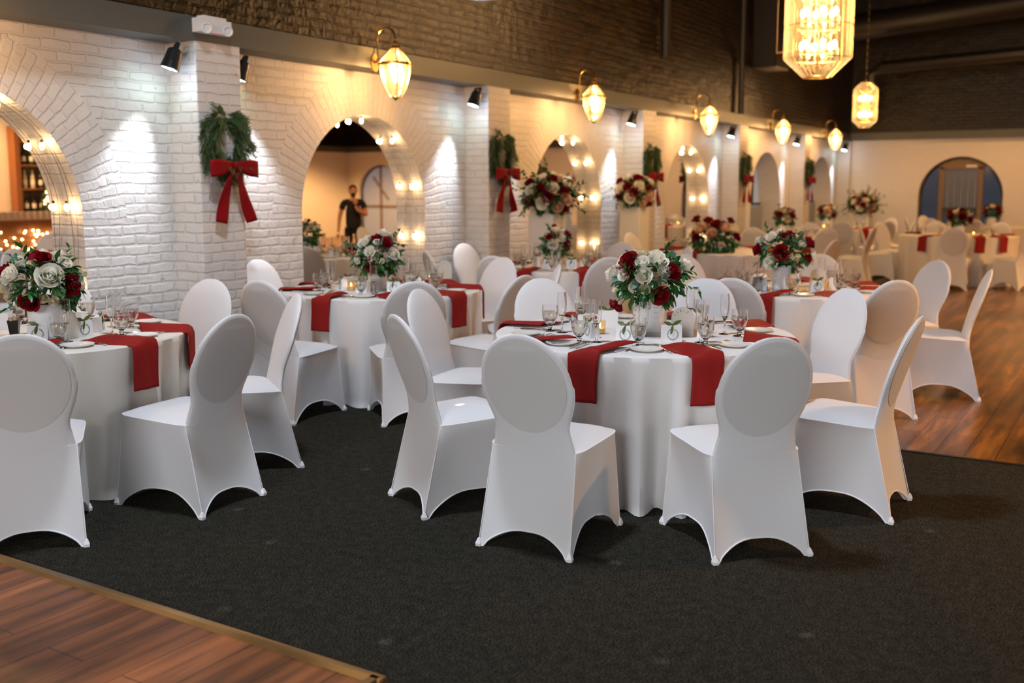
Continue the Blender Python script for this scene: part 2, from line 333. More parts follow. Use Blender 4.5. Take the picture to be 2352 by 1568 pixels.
for (p, q, wd) in (((XM, YE), (XE + .03, YE), .055), ((XE, YE), (XE, YB), .055)):
    d = Vector((q[0] - p[0], q[1] - p[1], 0)); L_ = d.length; d.normalize(); n_ = Vector((-d.y, d.x, 0)) * (wd / 2)
    P0 = Vector((*p, 0)); P1 = Vector((*q, 0)); up = Vector((0, 0, .012)); u9 = n_ * .55
    vs = [P0 + n_, P1 + n_, P1 - n_, P0 - n_, P0 + u9 + up, P1 + u9 + up, P1 - u9 + up, P0 - u9 + up]
    b.add(vs, [(4, 7, 6, 5), (0, 4, 5, 1), (2, 6, 7, 3), (0, 3, 7, 4), (1, 5, 6, 2)], 0, [(0, 0), (L_, 0), (L_, .05), (0, .05)] * 2)
struct(B(b, 'trim_1', M['oak'], smooth=0))
b = MB(); b.box(((XD + XR) / 2, YD, .003), (XR - XD, .03, .006)); struct(B(b, 'trim_2', M['oak'], smooth=0))

def arch_wall(b, axis, X, centers, y0, y1, z1, rad, spr, sill, nrm, ring=.36):
    """wall face with arched holes; axis 'y': face at x=X running along y; axis 'x': face at y=X running along x"""
    def P(u, z): return (X, u, z) if axis == 'y' else (u, X, z)
    flip = nrm
    def quad(a, c, d, e, uv):
        f = (0, 1, 2, 3) if not flip else (3, 2, 1, 0); b.add([P(*a), P(*c), P(*d), P(*e)], [f], 0, uv)
    def rect(u0, u1, za, zb):
        if u1 - u0 < 1e-4 or zb - za < 1e-4: return
        quad((u0, za), (u1, za), (u1, zb), (u0, zb), [(u0, za), (u1, za), (u1, zb), (u0, zb)])
    cur = y0; ro = min(rad + ring, z1 - spr - .02)
    for c in centers:
        rect(cur, c - ro, 0, z1); cur = c + ro
        rect(c - ro, c + ro, 0, sill); rect(c - ro, c - rad, sill, spr); rect(c + rad, c + ro, sill, spr)
        n = 40
        for i in range(n):
            a, e = pi - pi * i / n, pi - pi * (i + 1) / n
            pa, pe = (c + rad * cos(a), spr + rad * sin(a)), (c + rad * cos(e), spr + rad * sin(e))
            qa, qe = (c + ro * cos(a), spr + ro * sin(a)), (c + ro * cos(e), spr + ro * sin(e))
            quad(pa, pe, qe, qa, [(.0, a * 1.06), (.0, e * 1.06), (ring * 1.9, e * 1.06), (ring * 1.9, a * 1.06)])
            quad(qa, qe, (qe[0], z1), (qa[0], z1), [qa, qe, (qe[0], z1), (qa[0], z1)])
    rect(cur, y1, 0, z1)
def reveal(b, axis, X0, X1, c, rad, spr, sill, flip=False):
    pts = [(c - rad, sill), (c - rad, spr)] + [(c - rad * cos(pi * i / 32), spr + rad * sin(pi * i / 32)) for i in range(1, 32)] + [(c + rad, spr), (c + rad, sill)]
    pts.append(pts[0]); L_ = 0
    for a, e in zip(pts[:-1], pts[1:]):
        d = sqrt((a[0] - e[0]) ** 2 + (a[1] - e[1]) ** 2)
        P = (lambda q, X: (X, q[0], q[1])) if axis == 'y' else (lambda q, X: (q[0], X, q[1]))
        vs = [P(a, X0), P(e, X0), P(e, X1), P(a, X1)]
        f = (0, 1, 2, 3) if flip else (3, 2, 1, 0)
        b.add(vs, [f], 0, [(0, L_), (0, L_ + d), (abs(X1 - X0), L_ + d), (abs(X1 - X0), L_)]); L_ += d
    return pts
b = MB(); arch_wall(b, 'y', XW, ARCH, YB, YF + .3, ZB + .05, ARAD, SPR, SILL, False)
for c in ARCH: reveal(b, 'y', XW, XM - .01 if c < 17 else XM - .28, c, ARAD, SPR, SILL)
wl = struct(B(b, 'wall_left', M['wbrick'], smooth=25))
b = MB(); b.box((XM - .33, (YB + YF) / 2, ZB / 2), (.1, YF - YB + .6, ZB + .1)); struct(B(b, 'wall_left_backing', M['wplain'], smooth=0))
# pillars
for i, c in enumerate(PIL):
    b = MB(); w = .22; y0, y1 = c - w, min(c + w, YF + .02)
    def fq(pts, uvs): b.add(pts, [(0, 1, 2, 3)], 0, uvs)
    fq([(XB, y0, 0), (XB, y1, 0), (XB, y1, ZB), (XB, y0, ZB)], [(y0, 0), (y1, 0), (y1, ZB), (y0, ZB)])
    fq([(XW, y0, 0), (XB, y0, 0), (XB, y0, ZB), (XW, y0, ZB)], [(0, 0), (.3, 0), (.3, ZB), (0, ZB)])
    fq([(XB, y1, 0), (XW, y1, 0), (XW, y1, ZB), (XB, y1, ZB)], [(0, 0), (.3, 0), (.3, ZB), (0, ZB)])
    o = B(b, 'wall_left_pillar', M['wbrick'], smooth=0); bv = o.modifiers.new('b', 'BEVEL'); bv.width = .012; bv.segments = 2; bm_ = o.modifiers.new('w', 'WELD'); struct(o)
    o.modifiers.move(1, 0)
b = MB(); b.box(((XW - .1 + XB) / 2, (YB + YF) / 2, (ZB + ZT) / 2), (XB - XW + .1, YF - YB, ZT - ZB)); struct(B(b, 'trim_3', M['beam'], smooth=0))
def wallq(name, pts, uvs, m_):
    b = MB(); b.add(pts, [(0, 1, 2, 3)], 0, uvs); return struct(B(b, name, m_, smooth=0))
XU = -6.04
wallq('wall_left_upper', [(XU, YB, ZT), (XU, YF, ZT), (XU, YF, ZC), (XU, YB, ZC)], [(YB, ZT), (YF, ZT), (YF, ZC), (YB, ZC)], M['dbrick'])
# far wall with arched doors
FARC = [-3.6, 1.85, 7.2]; FR, FS = .88, 1.33
b = MB(); arch_wall(b, 'x', YF, FARC, -6.9, XR, 2.62, FR, FS, .0, False, ring=.3)
for c in FARC: reveal(b, 'x', YF, YF + .22, c, FR, FS, .0, flip=False)
struct(B(b, 'wall_far', M['wplain'], smooth=25))
b = MB(); b.box(((XB + XR) / 2, YF - .06, 2.69), (XR - XB, .18, .17)); struct(B(b, 'trim_4', M['beam'], smooth=0))
wallq('wall_far_upper', [(-6.9, YF - .02, 2.7), (XR, YF - .02, 2.7), (XR, YF - .02, ZC), (-6.9, YF - .02, ZC)], [(-6.9, 2.7), (XR, 2.7), (XR, ZC), (-6.9, ZC)], M['dbrick'])
wallq('wall_right', [(XR, YB, 0), (XR, YF, 0), (XR, YF, 2.65), (XR, YB, 2.65)], [(YB, 0), (YF, 0), (YF, 2.65), (YB, 2.65)], M['wplain'])
wallq('wall_right_upper', [(XR - .02, YB, 2.65), (XR - .02, YF, 2.65), (XR - .02, YF, ZC), (XR - .02, YB, ZC)], [(YB, 2.65), (YF, 2.65), (YF, ZC), (YB, ZC)], M['dbrick'])
b = MB(); b.box((XR - .1, (YB + YF) / 2, 2.69), (.2, YF - YB, .17)); struct(B(b, 'trim_5', M['beam'], smooth=0))
wallq('wall_back', [(-6.9, YB, 0), (XR, YB, 0), (XR, YB, ZC), (-6.9, YB, ZC)], [(-6.9, 0), (XR, 0), (XR, ZC), (-6.9, ZC)], M['wplain'])
b = MB(); b.box(((XR - 6.9) / 2, (YB + YF) / 2, ZC + .05), (XR + 6.9, YF - YB, .1)); struct(B(b, 'ceiling', M['ceil'], smooth=0))

def dpoly(axis, X, c, rad, spr, sill, th):
    pts = [(c - rad, sill)] + [(c - rad * cos(pi * i / 40), spr + rad * sin(pi * i / 40)) for i in range(41)] + [(c + rad, sill)]
    P = (lambda q, X_: (X_, q[0], q[1])) if axis == 'y' else (lambda q, X_: (q[0], X_, q[1]))
    n = len(pts); vs = [P(q, X) for q in pts] + [P(q, X - th) for q in pts]
    fs = [tuple(range(n))] + [tuple(range(n, 2 * n))[::-1]] + [(i, i + n, (i + 1) % n + n, (i + 1) % n) for i in range(n)]
    return vs, fs
mirror_lab = ['arched mirror reflecting the bar, behind the left front table', 'arched mirror reflecting a man in black', 'arched mirror behind the first tall pedestal', 'arched mirror reflecting only bare wall, with bulbs on its right side']
for i, c in enumerate(ARCH[:4]):
    b = MB(); vs, fs = dpoly('y', XM, c, ARAD + .005, SPR, SILL, .012); b.add(vs, fs)
    tag(B(b, 'arched_mirror', M['mirror'], smooth=0), mirror_lab[i], 'mirror', 'arched mirrors in the brick wall')
for i, c in enumerate(ARCH[4:]):
    X0 = XM - .26
    b = MB(); vs, fs = dpoly('y', X0, c, ARAD + .01, SPR, SILL, .01); b.add(vs, fs); w = struct(B(b, 'window_%d' % (i + 1), M['blueg'], smooth=0))
    b = MB()
    for k in range(26):
        y = c - ARAD + .03 + k * .07
        hh = SPR + sqrt(max(0, ARAD ** 2 - (y - c) ** 2)) - .03
        if hh > .3: b.tube([(X0 + .06, y, SILL + .02), (X0 + .06, y, min(hh, 1.15 + .0 * k))], .03, 6)
    B(b, 'window_drape', M['drape'], w)
    b = MB(); b.box((X0 + .04, c, 1.2), (.05, 1.7, .05)); b.box((X0 + .04, c, .65), (.05, .05, 1.1)); b.box((X0 + .04, c + .35, 1.65), (.05, .05, .9)); B(b, 'window_frame', M['dframe'], w)
# far wall doors: night glass with tan frames
def far_door(n, c, door=True, gm='nightglass'):
    Y0 = YF + .2
    vs, fs = dpoly('x', Y0, c, FR + .01, FS, 0, -.02); b = MB(); b.add(vs, fs); w = struct(B(b, 'door_%d' % n, M[gm], smooth=0))
    b = MB(); b.tube([(c - (FR - .02) * cos(pi * k / 40), Y0 - .03, FS + (FR - .02) * sin(pi * k / 40)) for k in range(41)], .035, 6); b.box((c - FR + .02, Y0 - .03, FS / 2), (.06, .06, FS)); b.box((c + FR - .02, Y0 - .03, FS / 2), (.06, .06, FS)); B(b, 'door_arch_trim', M['dframe'], w)
    if not door:
        b = MB(); b.box((c + .1, Y0 - .03, 1.2), (.05, .05, 2.0)); b.box((c, Y0 - .03, .95), (1.7, .05, .06)); b.box((c + .1, Y0 - .03, 1.5), (.04, .04, .9), Matrix.Rotation(.7, 3, 'Y')); B(b, 'door_frame', M['frame'], w); return
    b = MB()
    for x in (-.42, .40): b.box((c + x, Y0 - .04, .99), (.10, .07, 1.98))
    b.box((c, Y0 - .04, 1.98), (.95, .07, .09))
    top = [(c - .42 + .84 * k / 8, FS + sqrt(FR ** 2 - (-.42 + .84 * k / 8) ** 2) - .04) for k in range(9)]
    b.add([(x, Y0 - .05, z) for x, z in top] + [(x, Y0 - .05, 1.97) for x, z in top], [(i, i + 9, i + 10, i + 1) for i in range(8)]); B(b, 'door_frame', M['frame'], w)
    b = MB(); b.box((c, Y0 - .03, 1.0), (.74, .03, .12)); b.box((c, Y0 - .03, .35), (.74, .03, .7)); B(b, 'door_lower_panel', M['dframe'], w)
    b = MB()
    for k in range(16):
        x = c - .36 + k * .048; b.tube([(x, Y0 - .012, 1.92), (x + .012 * sin(k * 2.1), Y0 - .012 - .006 * (k % 2), 1.08)], .018, 5)
    B(b, 'door_curtain', M['drape'], w)
    if door: b = MB(); b.box((c + .20, Y0 - .09, 2.0), (.22, .03, .05)); B(b, 'door_closer', M['whitep'], w)
far_door(1, FARC[0]); far_door(2, FARC[1]); far_door(3, FARC[2], False, 'dusk')

# inner partition with the bar back shelf (seen in the first mirror)
b = MB(); b.add([(3.6, 4.2, 0), (3.6, 12.2, 0), (3.6, 12.2, 2.7), (3.6, 4.2, 2.7), (3.75, 4.2, 0), (3.75, 12.2, 0), (3.75, 12.2, 2.7), (3.75, 4.2, 2.7)], [(3, 2, 1, 0), (4, 5, 6, 7), (0, 1, 5, 4), (2, 3, 7, 6), (1, 2, 6, 5), (0, 4, 7, 3)], 0, [(4.2, 0), (12.2, 0), (12.2, 2.7), (4.2, 2.7)] * 2)
struct(B(b, 'wall_bar_partition', M['wplain'], smooth=0))
t = thing('bar_counter', 'brown wooden bar counter hung with orange fairy lights, reflected in the first mirror', 'bar', (1.3, 8.4, 0))
b = MB(); b.box((0, 0, 1.03), (.7, 2.5, .05)); B(b, 'counter_top', M['barwood'], t, smooth=0)
b = MB(); b.box((.05, 0, .5), (.5, 2.4, 1.0)); B(b, 'counter_front', M['barwood'], t, smooth=0)
b = MB()
for k in range(110): b.ell((-.24 - .03 * R.random(), -1.15 + 2.3 * R.random(), .60 + .30 * R.random()), .013, 6)
o = B(b, 'fairy_lights', M['fairy'], t); o['kind'] = 'stuff'
t = thing('bottle_shelf', 'brown wooden bottle shelving against the white partition, reflected in the first mirror', 'shelf', (3.47, 11.42, 0))
b = MB()
for y in (-.9, .9): b.box((0, y, 1.5), (.20, .09, 2.1))
B(b, 'side_post', M['barwood'], t, smooth=0)
b = MB()
for z in (1.1, 1.5, 1.9, 2.3): b.box((0, 0, z), (.19, 1.7, .03))
B(b, 'shelf_board', M['barwood'], t, smooth=0)
b = MB(); b.box((.105, 0, 1.5), (.02, 1.8, 2.1)); B(b, 'back_panel', M['dframe'], t, smooth=0)
bp = [(.037, 0), (.037, .18), (.030, .21), (.014, .24), (.013, .30), (.015, .305)]
bot = []
ORD = ['first', 'second', 'third', 'fourth', 'fifth', 'sixth', 'seventh', 'eighth', 'ninth', 'tenth', 'eleventh', 'twelfth', 'thirteenth', 'fourteenth']
for mm, nm in (('bottleg', 'green'), ('bottleb', 'dark'), ('bottlew', 'pale')):
    b = MB(); b.lathe(bp, 12); lb = MB(); lb.lathe([(.0378, .06), (.0378, .14)], 12, cap=False)
    bot.append((b.mesh('bottle', M[mm]), lb.mesh('bottle_label', M['label']), nm))
for z, row in ((1.115, 'bottom'), (1.515, 'middle'), (1.915, 'upper')):
    for k in range(11):
        me, lb, nm = bot[1 if row == 'bottom' else R.randrange(3)]
        o = obj('bottle', me, None, (3.44 + .03 * R.random(), 10.68 + k * .145, z)); tag(o, '%s bottle, %s from one end of the %s shelf in the bar reflection' % (nm, ORD[k], row), 'bottle', 'bottles on the bar shelves')
        obj('bottle_label', lb, o)
cupm = MB(); cupm.lathe([(.030, 0), (.042, .11), (.043, .115), (.041, .11)], 12); cupm = cupm.mesh('cup', M['cup'])
for k in range(14):
    for q in range(2):
        tag(obj('cup', cupm, None, (1.15 + .12 * q, 8.25 + k * .1, 1.056)), 'pale paper cup, %s in the %s row on the reflected bar counter' % (ORD[k], 'front' if q == 0 else 'back'), 'cup', 'paper cups on the bar counter')
# garland on the shelf post
b = MB(); lb = MB()
for k in range(90):
    z = .9 + 1.35 * R.random(); p = (3.22 + .08 * R.random(), 11.0 + .12 * (R.random() - .5) + .1 * sin(z * 4), z)
    b.leaf(p, (R.uniform(-1, 1), R.uniform(-1, 1), -.6), (1, 0, .3), .12, .03)
for k in range(26):
    z = 1.0 + 1.3 * R.random(); lb.ell((3.16, 11.0 + .16 * (R.random() - .5) + .1 * sin(z * 4), z), .012, 6)
g = tag(B(b, 'garland', M['cedar']), 'green garland with fairy bulbs beside the bottle shelves in the first mirror', 'garland'); B(lb, 'fairy_bulbs', M['fairy'], g)
light('POINT', 'bar_glow', (2.2, 9.0, 1.7), 40, WARM, size=.2)

# ------------------------------------------------------------------ wall lamps, spots, strings of bulbs
def lantern():
    t = thing('wall_lantern', '', 'lantern', group='brass wall lanterns along the beam')
    g = MB(); prof = [(.052, -.255), (.095, -.18), (.128, -.06), (.14, .03)]
    n = 8
    for j in range(3):
        for i in range(n):
            a, e = 2 * pi * i / n, 2 * pi * (i + 1) / n; (r0, z0), (r1, z1) = prof[j], prof[j + 1]
            g.add([(r0 * cos(a), r0 * sin(a), z0), (r0 * cos(e), r0 * sin(e), z0), (r1 * cos(e), r1 * sin(e), z1), (r1 * cos(a), r1 * sin(a), z1)], [(0, 1, 2, 3)])
    B(g, 'glass_body', M['lglass'], t, smooth=0)
    d = MB(); d.lathe([(.142, .04), (.118, .075), (.082, .12), (.045, .16), (.02, .18)], 8); B(d, 'glass_dome', M['lglass'], t, smooth=0)
    f = MB(); f.lathe([(.140, .020), (.156, .024), (.156, .044), (.140, .048)], 16, cap=False)
    for i in range(n):
        a = 2 * pi * i / n; f.tube([(r * cos(a), r * sin(a), z) for r, z in prof], .0040, 4)
        f.tube([(r * cos(a), r * sin(a), z) for r, z in ((.142, .04), (.118, .075), (.082, .12), (.045, .16), (.02, .18))], .0040, 4)
    f.lathe([(.0, -.285), (.018, -.27), (.03, -.26), (.047, -.25), (.04, -.245)], 10)
    f.lathe([(.05, .17), (.022, .195), (.03, .215), (.012, .235), (.02, .255), (.004, .275)], 10); B(f, 'brass_frame', M['brass'], t)
    k = MB(); k.tube([(0, 0, .26)] + [(-.10 + .10 * cos(a), 0, .27 + .09 * sin(a)) for a in [pi * q / 8 for q in range(9)]] + [(-.20, 0, .18), (-.19, 0, .10)], .009, 6)
    k.lathe([(.055, -.012), (.05, .012)], 14, (0, 0, 0)); vs = k.v[-28:]
    k.v[-28:] = [(-.235 + v[2], v[1], .06 + v[0] * 1.6) for v in vs]; k.tube([(-.22, 0, .06), (-.19, 0, .10)], .01, 6); B(k, 'wall_bracket', M['brass'], t)
    bb = MB()
    for i in range(3):
        a = 2 * pi * i / 3 + .3; bb.lathe([(.004, -.03), (.019, -.015), (.022, .0), (.015, .03), (.002, .055)], 8, (.045 * cos(a), .045 * sin(a), -.02))
    B(bb, 'bulb', M['lbulb'], t)
    c = MB()
    for i in range(3):
        a = 2 * pi * i / 3 + .3; c.lathe([(.012, -.12), (.012, -.05)], 8, (.045 * cos(a), .045 * sin(a), 0))
    B(c, 'candle_sleeve', M['vase'], t)
    return t
lant = lantern(); index(lant)
lpx = [None, 908, 1365, 1632, 1803, 1925]
llab = ['brass glass lantern above the mirror reflecting the bar', 'brass glass lantern above the mirror that reflects the man, largest of the lit row', 'brass glass lantern above the mirror behind the pedestals', 'third lit wall lantern from the photographer, above the bare mirror', 'fourth lit wall lantern, above the nearer grey arched window', 'lit wall lantern nearest the far corner of the hall']
for i, px in enumerate(lpx):
    X = -5.76
    if px is None: y = 3.3
    else: p = onx(px, 160, X); y = p.y
    z = 2.575
    if i == 0: o = lant; o.location = (X, y, z)
    else: o = dup(lant, (X, y, z))
    o['label'] = llab[i]
    light('POINT', 'lantern_light', (X, y, z - .03), 48, WARM, size=.05)

def wall_spot():
    t = thing('wall_spotlight', '', 'spotlight', group='black spotlights under the beam')
    b = MB(); b.lathe([(.035, .065), (.052, .05), (.060, -.02), (.070, -.085), (.062, -.09)], 18, cap=False); b.lathe([(.0, .075), (.035, .065)], 18); B(b, 'lamp_housing', M['blackm'], t)
    l = MB(); l.lathe([(.062, -.084), (0.0001, -.085)], 18, cap=False); B(l, 'lens', M['led'], t)
    y = MB(); y.box((.064, 0, .04), (.006, .03, .12)); y.box((-.064, 0, .04), (.006, .03, .12)); y.box((0, 0, .10), (.134, .03, .008)); B(y, 'yoke', M['blackm'], t)
    return t
sp = wall_spot(); index(sp)
spx = [(397, 122), (1092, 213), (1454, 263), (1682, 295), (1832, 317), (1945, 334)]
slab = ['black spotlight left of the first wreath pillar, under the beam', 'black spotlight left of the pillar with the second wreath', 'black spotlight left of the third wreath, above the second tall pedestal', 'black spotlight left of the fourth wreath along the wall', 'black spotlight between the two grey arched windows', 'black spotlight at the far end of the wall, beside the last lantern']
for i, (px, py) in enumerate(spx):
    X = -6.06; p = onx(px, py, X); y = p.y
    if i == 5: y = min(y, 24.5)
    aim = Vector((-6.50, y - .66, .15))
    if i == 0: o = sp
    else: o = dup(sp, (0, 0, 0))
    d = (aim - Vector((X, y, 2.46))).normalized()
    o.rotation_mode = 'QUATERNION'; o.rotation_quaternion = (-d).to_track_quat('Z', 'Y'); o.location = (X, y, 2.46); o['label'] = slab[i]
    light("SPOT", "wall_spot_beam", Vector((X, y, 2.46)) + d * .12, 100, (.78, .86, 1.0), Vector((X, y, 2.46)) + d * 2, size=.03, spot_size=radians(50), spot_blend=1.0)
    light('POINT', 'wall_spot_spill', Vector((X + .04, y - .05, 2.30)), 1.5, (.70, .80, 1.0), size=.04)
ow = dup(sp, (XW + .10, 5.95, 2.46), 0, 'small spotlight seen edge-on past the right side of the first pillar')

for i, c in enumerate(PIL[:5]):
    if i == 0: yy = c + .42
    else: yy = c + .37; dup(sp, (XW + .09, yy, 2.44), 0, 'black spotlight tucked behind the right side of the %s pillar' % ORD[i])
    q0 = Vector((XW + .22, yy, 2.36)); d = (Vector((-6.50, yy + .58, .2)) - q0).normalized()
    light('SPOT', 'wall_spot_beam', q0 + d * .05, 75, (.78, .86, 1.0), q0 + d * 2, size=.03, spot_size=radians(50), spot_blend=1.0)

# string lights round the mirror arches
def string_lights(c, lab, ts):
    t = thing('string_lights', lab, 'string lights', (0, 0, 0), group='bulb strings round the mirror arches')
    r = ARAD - .015
    def pt(s, x):   # s: arc length from left sill
        Lv = SPR - SILL
        if s < Lv: return Vector((x, c - r, SILL + s))
        a = (s - Lv) / r
        if a < pi: return Vector((x, c - r * cos(a), SPR + r * sin(a)))
        return Vector((x, c + r, SPR - (s - Lv - pi * r)))
    tot = 2 * (SPR - SILL) + pi * r
    w = MB()
    for x, ph in ((XM + .07, 0), (XM + .12, 1.3)):
        w.tube([pt(tot * k / 90, x + .012 * sin(k * .45 + ph)) for k in range(91)], .0016, 4)
    B(w, 'cable', M['wire'] if c < 5 else M['vase'], t)
    for s in ts:
        s *= tot; p = pt(s, XM + .075); q = pt(s, XM + .075); cen = Vector((XM + .075, c, min(p.z, SPR)))
        inw = (cen - p).normalized() if p.z > SPR else Vector((0, 1 if p.y < c else -1, 0))
        p = p + inw * .03
        bb = MB(); bb.lathe([(.004, .028), (.014, .018), (.019, 0), (.013, -.02), (.002, -.028)], 8, p); B(bb, 'bulb', M['bulb'], t)
        so = MB(); so.lathe([(.009, .022), (.009, .045)], 6, p); B(so, 'socket', M['wire'], t)
        light('POINT', 'bulb_light', p + Vector((.02, 0, 0)), .9, WARM, size=.02)
string_lights(ARCH[0], 'string of clear bulbs inside the arch that reflects the bar', [.50, .58, .66, .75, .86])
string_lights(ARCH[1], 'string of clear bulbs inside the arch that reflects the man', [.12, .22, .33, .44, .51, .61, .72, .82])
string_lights(ARCH[2], 'string of clear bulbs inside the arch beside the two tall pedestals', [.25, .40, .50, .56, .65, .75, .87])
string_lights(ARCH[3], 'string of clear bulbs inside the third mirror arch from the man', [.5, .57, .66, .76, .88])

# emergency light
t = thing('emergency_light', 'white twin-head emergency light on the grey beam above the first pillar', 'emergency light', (-5.96, 5.44, 2.70))
b = MB(); b.box((0, 0, 0), (.09, .30, .10)); b.box((0, 0, .055), (.07, .22, .03)); o = B(b, 'housing', M['whitep'], t, smooth=0)
for s in (-1, 1):
    b = MB(); b.lathe([(.034, 0), (.040, .035), (.034, .040), (.026, .030)], 16); q = B(b, 'lamp_head', M['whitep'], t, loc=(.040, s * .10, -.02)); q.rotation_euler = (0, 1.75, -.35)
b = MB(); b.ell((.048, .02, -.04), .005, 6); B(b, 'indicator', M['red'], t)
# dark bracket on beam and pipes, ducts
b = MB(); b.tube([(-5.96, 17.0, 2.76), (-5.96, 17.0, ZC)], .05, 8); tag(B(b, 'wall_pipe', M['black']), 'dark vertical pipe ending at the beam near the fourth lantern', 'pipe')
b = MB(); p = onx(1600, 200, -5.95); b.tube([(-5.95, p.y - 1.2, 3.35), (-5.95, p.y - 1.2, ZC)], .07, 8); tag(B(b, 'wall_pipe', M['black']), 'dark vertical pipe ending partway down the brick, left of the other', 'pipe')
b = MB(); p = onx(1772, 178, -5.7); b.box((-5.72, p.y, (3.55 + ZC) / 2), (.42, .75, ZC - 3.55)); o = B(b, 'air_duct', M['duct'], smooth=0); tag(o, 'square dark duct dropping down the brick wall left of the big chandelier', 'duct'); bv = o.modifiers.new('b', 'BEVEL'); bv.width = .02
b = MB(); b.tube([(-5.6, 22.9, 4.9), (8.0, 22.9, 5.8)], .28, 14); tag(B(b, 'round_duct', M['duct']), 'long round duct crossing under the dark ceiling', 'duct')
b = MB(); b.tube([(-5.1, 22.6, 2.95), (-5.1, 22.6, 3.85), (-4.9, 22.6, 4.0), (2, 22.6, 4.3)], .13, 10); tag(B(b, 'bent_pipe', M['duct']), 'bent dark pipe below the ceiling behind the small chandelier', 'pipe')
b = MB(); b.tube([(-4.3, 13.6, 3.28), (-3.55, 13.6, 3.36)], .012, 6); b.tube([(-3.7, 13.6, 3.35), (-3.7, 13.6, 3.25)], .02, 6); b.tube([(-4.3, 13.6, 3.28), (-4.3, 13.6, 6.3)], .006, 5); tag(B(b, 'ceiling_rod', M['frame']), 'thin copper rod hanging beside the big chandelier', 'rod')
t = thing('ceiling_speaker', 'round black ceiling fitting cut off by the top edge of the picture', 'ceiling fitting', (0, 0, 0))
dd = ray(1110, 0); pt_ = Vector((0, 0, H)) + dd * (8.0 / dd.dot(fwd)); t.location = pt_ + Vector((0, 0, .02))
b = MB(); b.lathe([(.16, 0), (.15, .03), (.10, .10), (.04, .14)], 24); B(b, 'housing', M['blackm'], t)
b = MB(); b.lathe([(.15, -.004), (.10, -.008), (.04, -.004)], 24); B(b, 'grille', M['chrome'], t)
b = MB(); b.tube([(0, 0, .14), (0, 0, ZC - pt_.z - .02)], .012, 6); B(b, 'drop_rod', M['black'], t)

# ------------------------------------------------------------------ chandeliers
def chandelier(name, label, loc, rad, tiers, tierh, top=True):
    t = thing(name, label, 'chandelier', loc); n = 28; Hh = tiers * tierh; tap = rad * .55
    def ringpath(r, z, k=12): return [(r * cos(2 * pi * i / k), r * sin(2 * pi * i / k), z) for i in range(k)]
    g = MB()
    for i in range(n):
        a = 2 * pi * (i + .5) / n; q = Matrix.Rotation(a, 3, 'Z')
        for j in range(tiers):
            g.box((rad * cos(a), rad * sin(a), tap + tierh * (j + .5)), (.012, 2 * pi * rad / n * .62, tierh * .95), q)
    B(g, 'crystal_panel', M['crystal'], t, smooth=0).__setitem__('kind', 'stuff')
    g = MB()
    def cone(z0, z1, r0, r1):
        for i in range(n):
            a, e = 2 * pi * (i + .14) / n, 2 * pi * (i + .86) / n
            g.add([(r0 * cos(a), r0 * sin(a), z0), (r0 * cos(e), r0 * sin(e), z0), (r1 * cos(e), r1 * sin(e), z1), (r1 * cos(a), r1 * sin(a), z1)], [(0, 1, 2, 3)])
    cone(0, tap, rad * .42, rad); B(g, 'lower_crystal_taper', M['crystal'], t, smooth=0)
    if top: g = MB(); cone(tap + Hh, tap * 2 + Hh, rad, rad * .42); B(g, 'upper_crystal_taper', M['crystal'], t, smooth=0)
    f = MB()
    for j in range(tiers + 1): f.tube(ringpath(rad * 1.005, tap + tierh * j), rad * .014, 5, closed=True)
    f.tube(ringpath(rad * .42, 0), rad * .016, 5, closed=True)
    if top: f.tube(ringpath(rad * .42, tap * 2 + Hh), rad * .016, 5, closed=True)
    for i in range(12):
        a = 2 * pi * i / 12; f.tube([(rad * .42 * cos(a), rad * .42 * sin(a), 0), (rad * cos(a), rad * sin(a), tap), (rad * cos(a), rad * sin(a), tap + Hh)] + ([(rad * .42 * cos(a), rad * .42 * sin(a), 2 * tap + Hh)] if top else []), rad * .007, 4)
    B(f, 'brass_frame', M['brass'], t)
    c = MB(); c.tube([(0, 0, tap * .4), (0, 0, tap * 2 + Hh)], rad * .05, 8)
    for j in range(tiers):
        z = tap + tierh * (j + .25)
        for i in range(6):
            a = 2 * pi * i / 6 + j; c.tube([(0, 0, z - .03), (rad * .5 * cos(a), rad * .5 * sin(a), z)], rad * .014, 4)
        f2 = ringpath(rad * .5, z - .02); c.tube(f2, rad * .02, 5, closed=True)
    B(c, 'lamp_stem', M['brass'], t)
    for j in range(tiers):
        z = tap + tierh * (j + .42)
        for i in range(6):
            a = 2 * pi * i / 6 + j; b = MB(); b.ell((rad * .5 * cos(a), rad * .5 * sin(a), z), (rad * .075, rad * .075, rad * .13), 8); B(b, 'bulb', M['hot'], t)
    d = MB()
    for j in range(tiers + 1):
        z0 = tap + tierh * j - rad * .12
        for i in range(18):
            a = 2 * pi * i / 18 + .1 * j
            for q in range(3): d.ell((rad * (.62 - .12 * q) * cos(a), rad * (.62 - .12 * q) * sin(a), z0 - q * rad * .09 + rad * .05 * R.random()), rad * .03, 5)
    o = B(d, 'crystal_drops', M['crystal'], t); o['kind'] = 'stuff'
    h = MB(); zt = tap * (2 if top else 1) + Hh
    for k in range(int((ZC - loc[2] - zt) / .06)):
        h.box((0, 0, zt + .03 + k * .06), (.006, .02, .05) if k % 2 else (.02, .006, .05))
    B(h, 'chain', M['brass'], t, smooth=0)
    for j in range(tiers): light('POINT', 'chandelier_light', Vector(loc) + Vector((0, 0, tap + tierh * (j + .5))), 70 if rad > .3 else 35, WARM2, size=rad * .4)
    return t
def atz(px, py, zc):
    r = ray(px, py); return Vector((0, 0, H)) + r * zc
p = atz(1876, 178, 11.6); chandelier('crystal_chandelier', 'large tiered crystal chandelier cut off by the top of the picture', tuple(p), .37, 5, .36, True)
p = atz(1985, 293, 18.8); chandelier('crystal_chandelier', 'small lit crystal chandelier hanging whole before the dark far wall', tuple(p), .21, 2, .29, True)

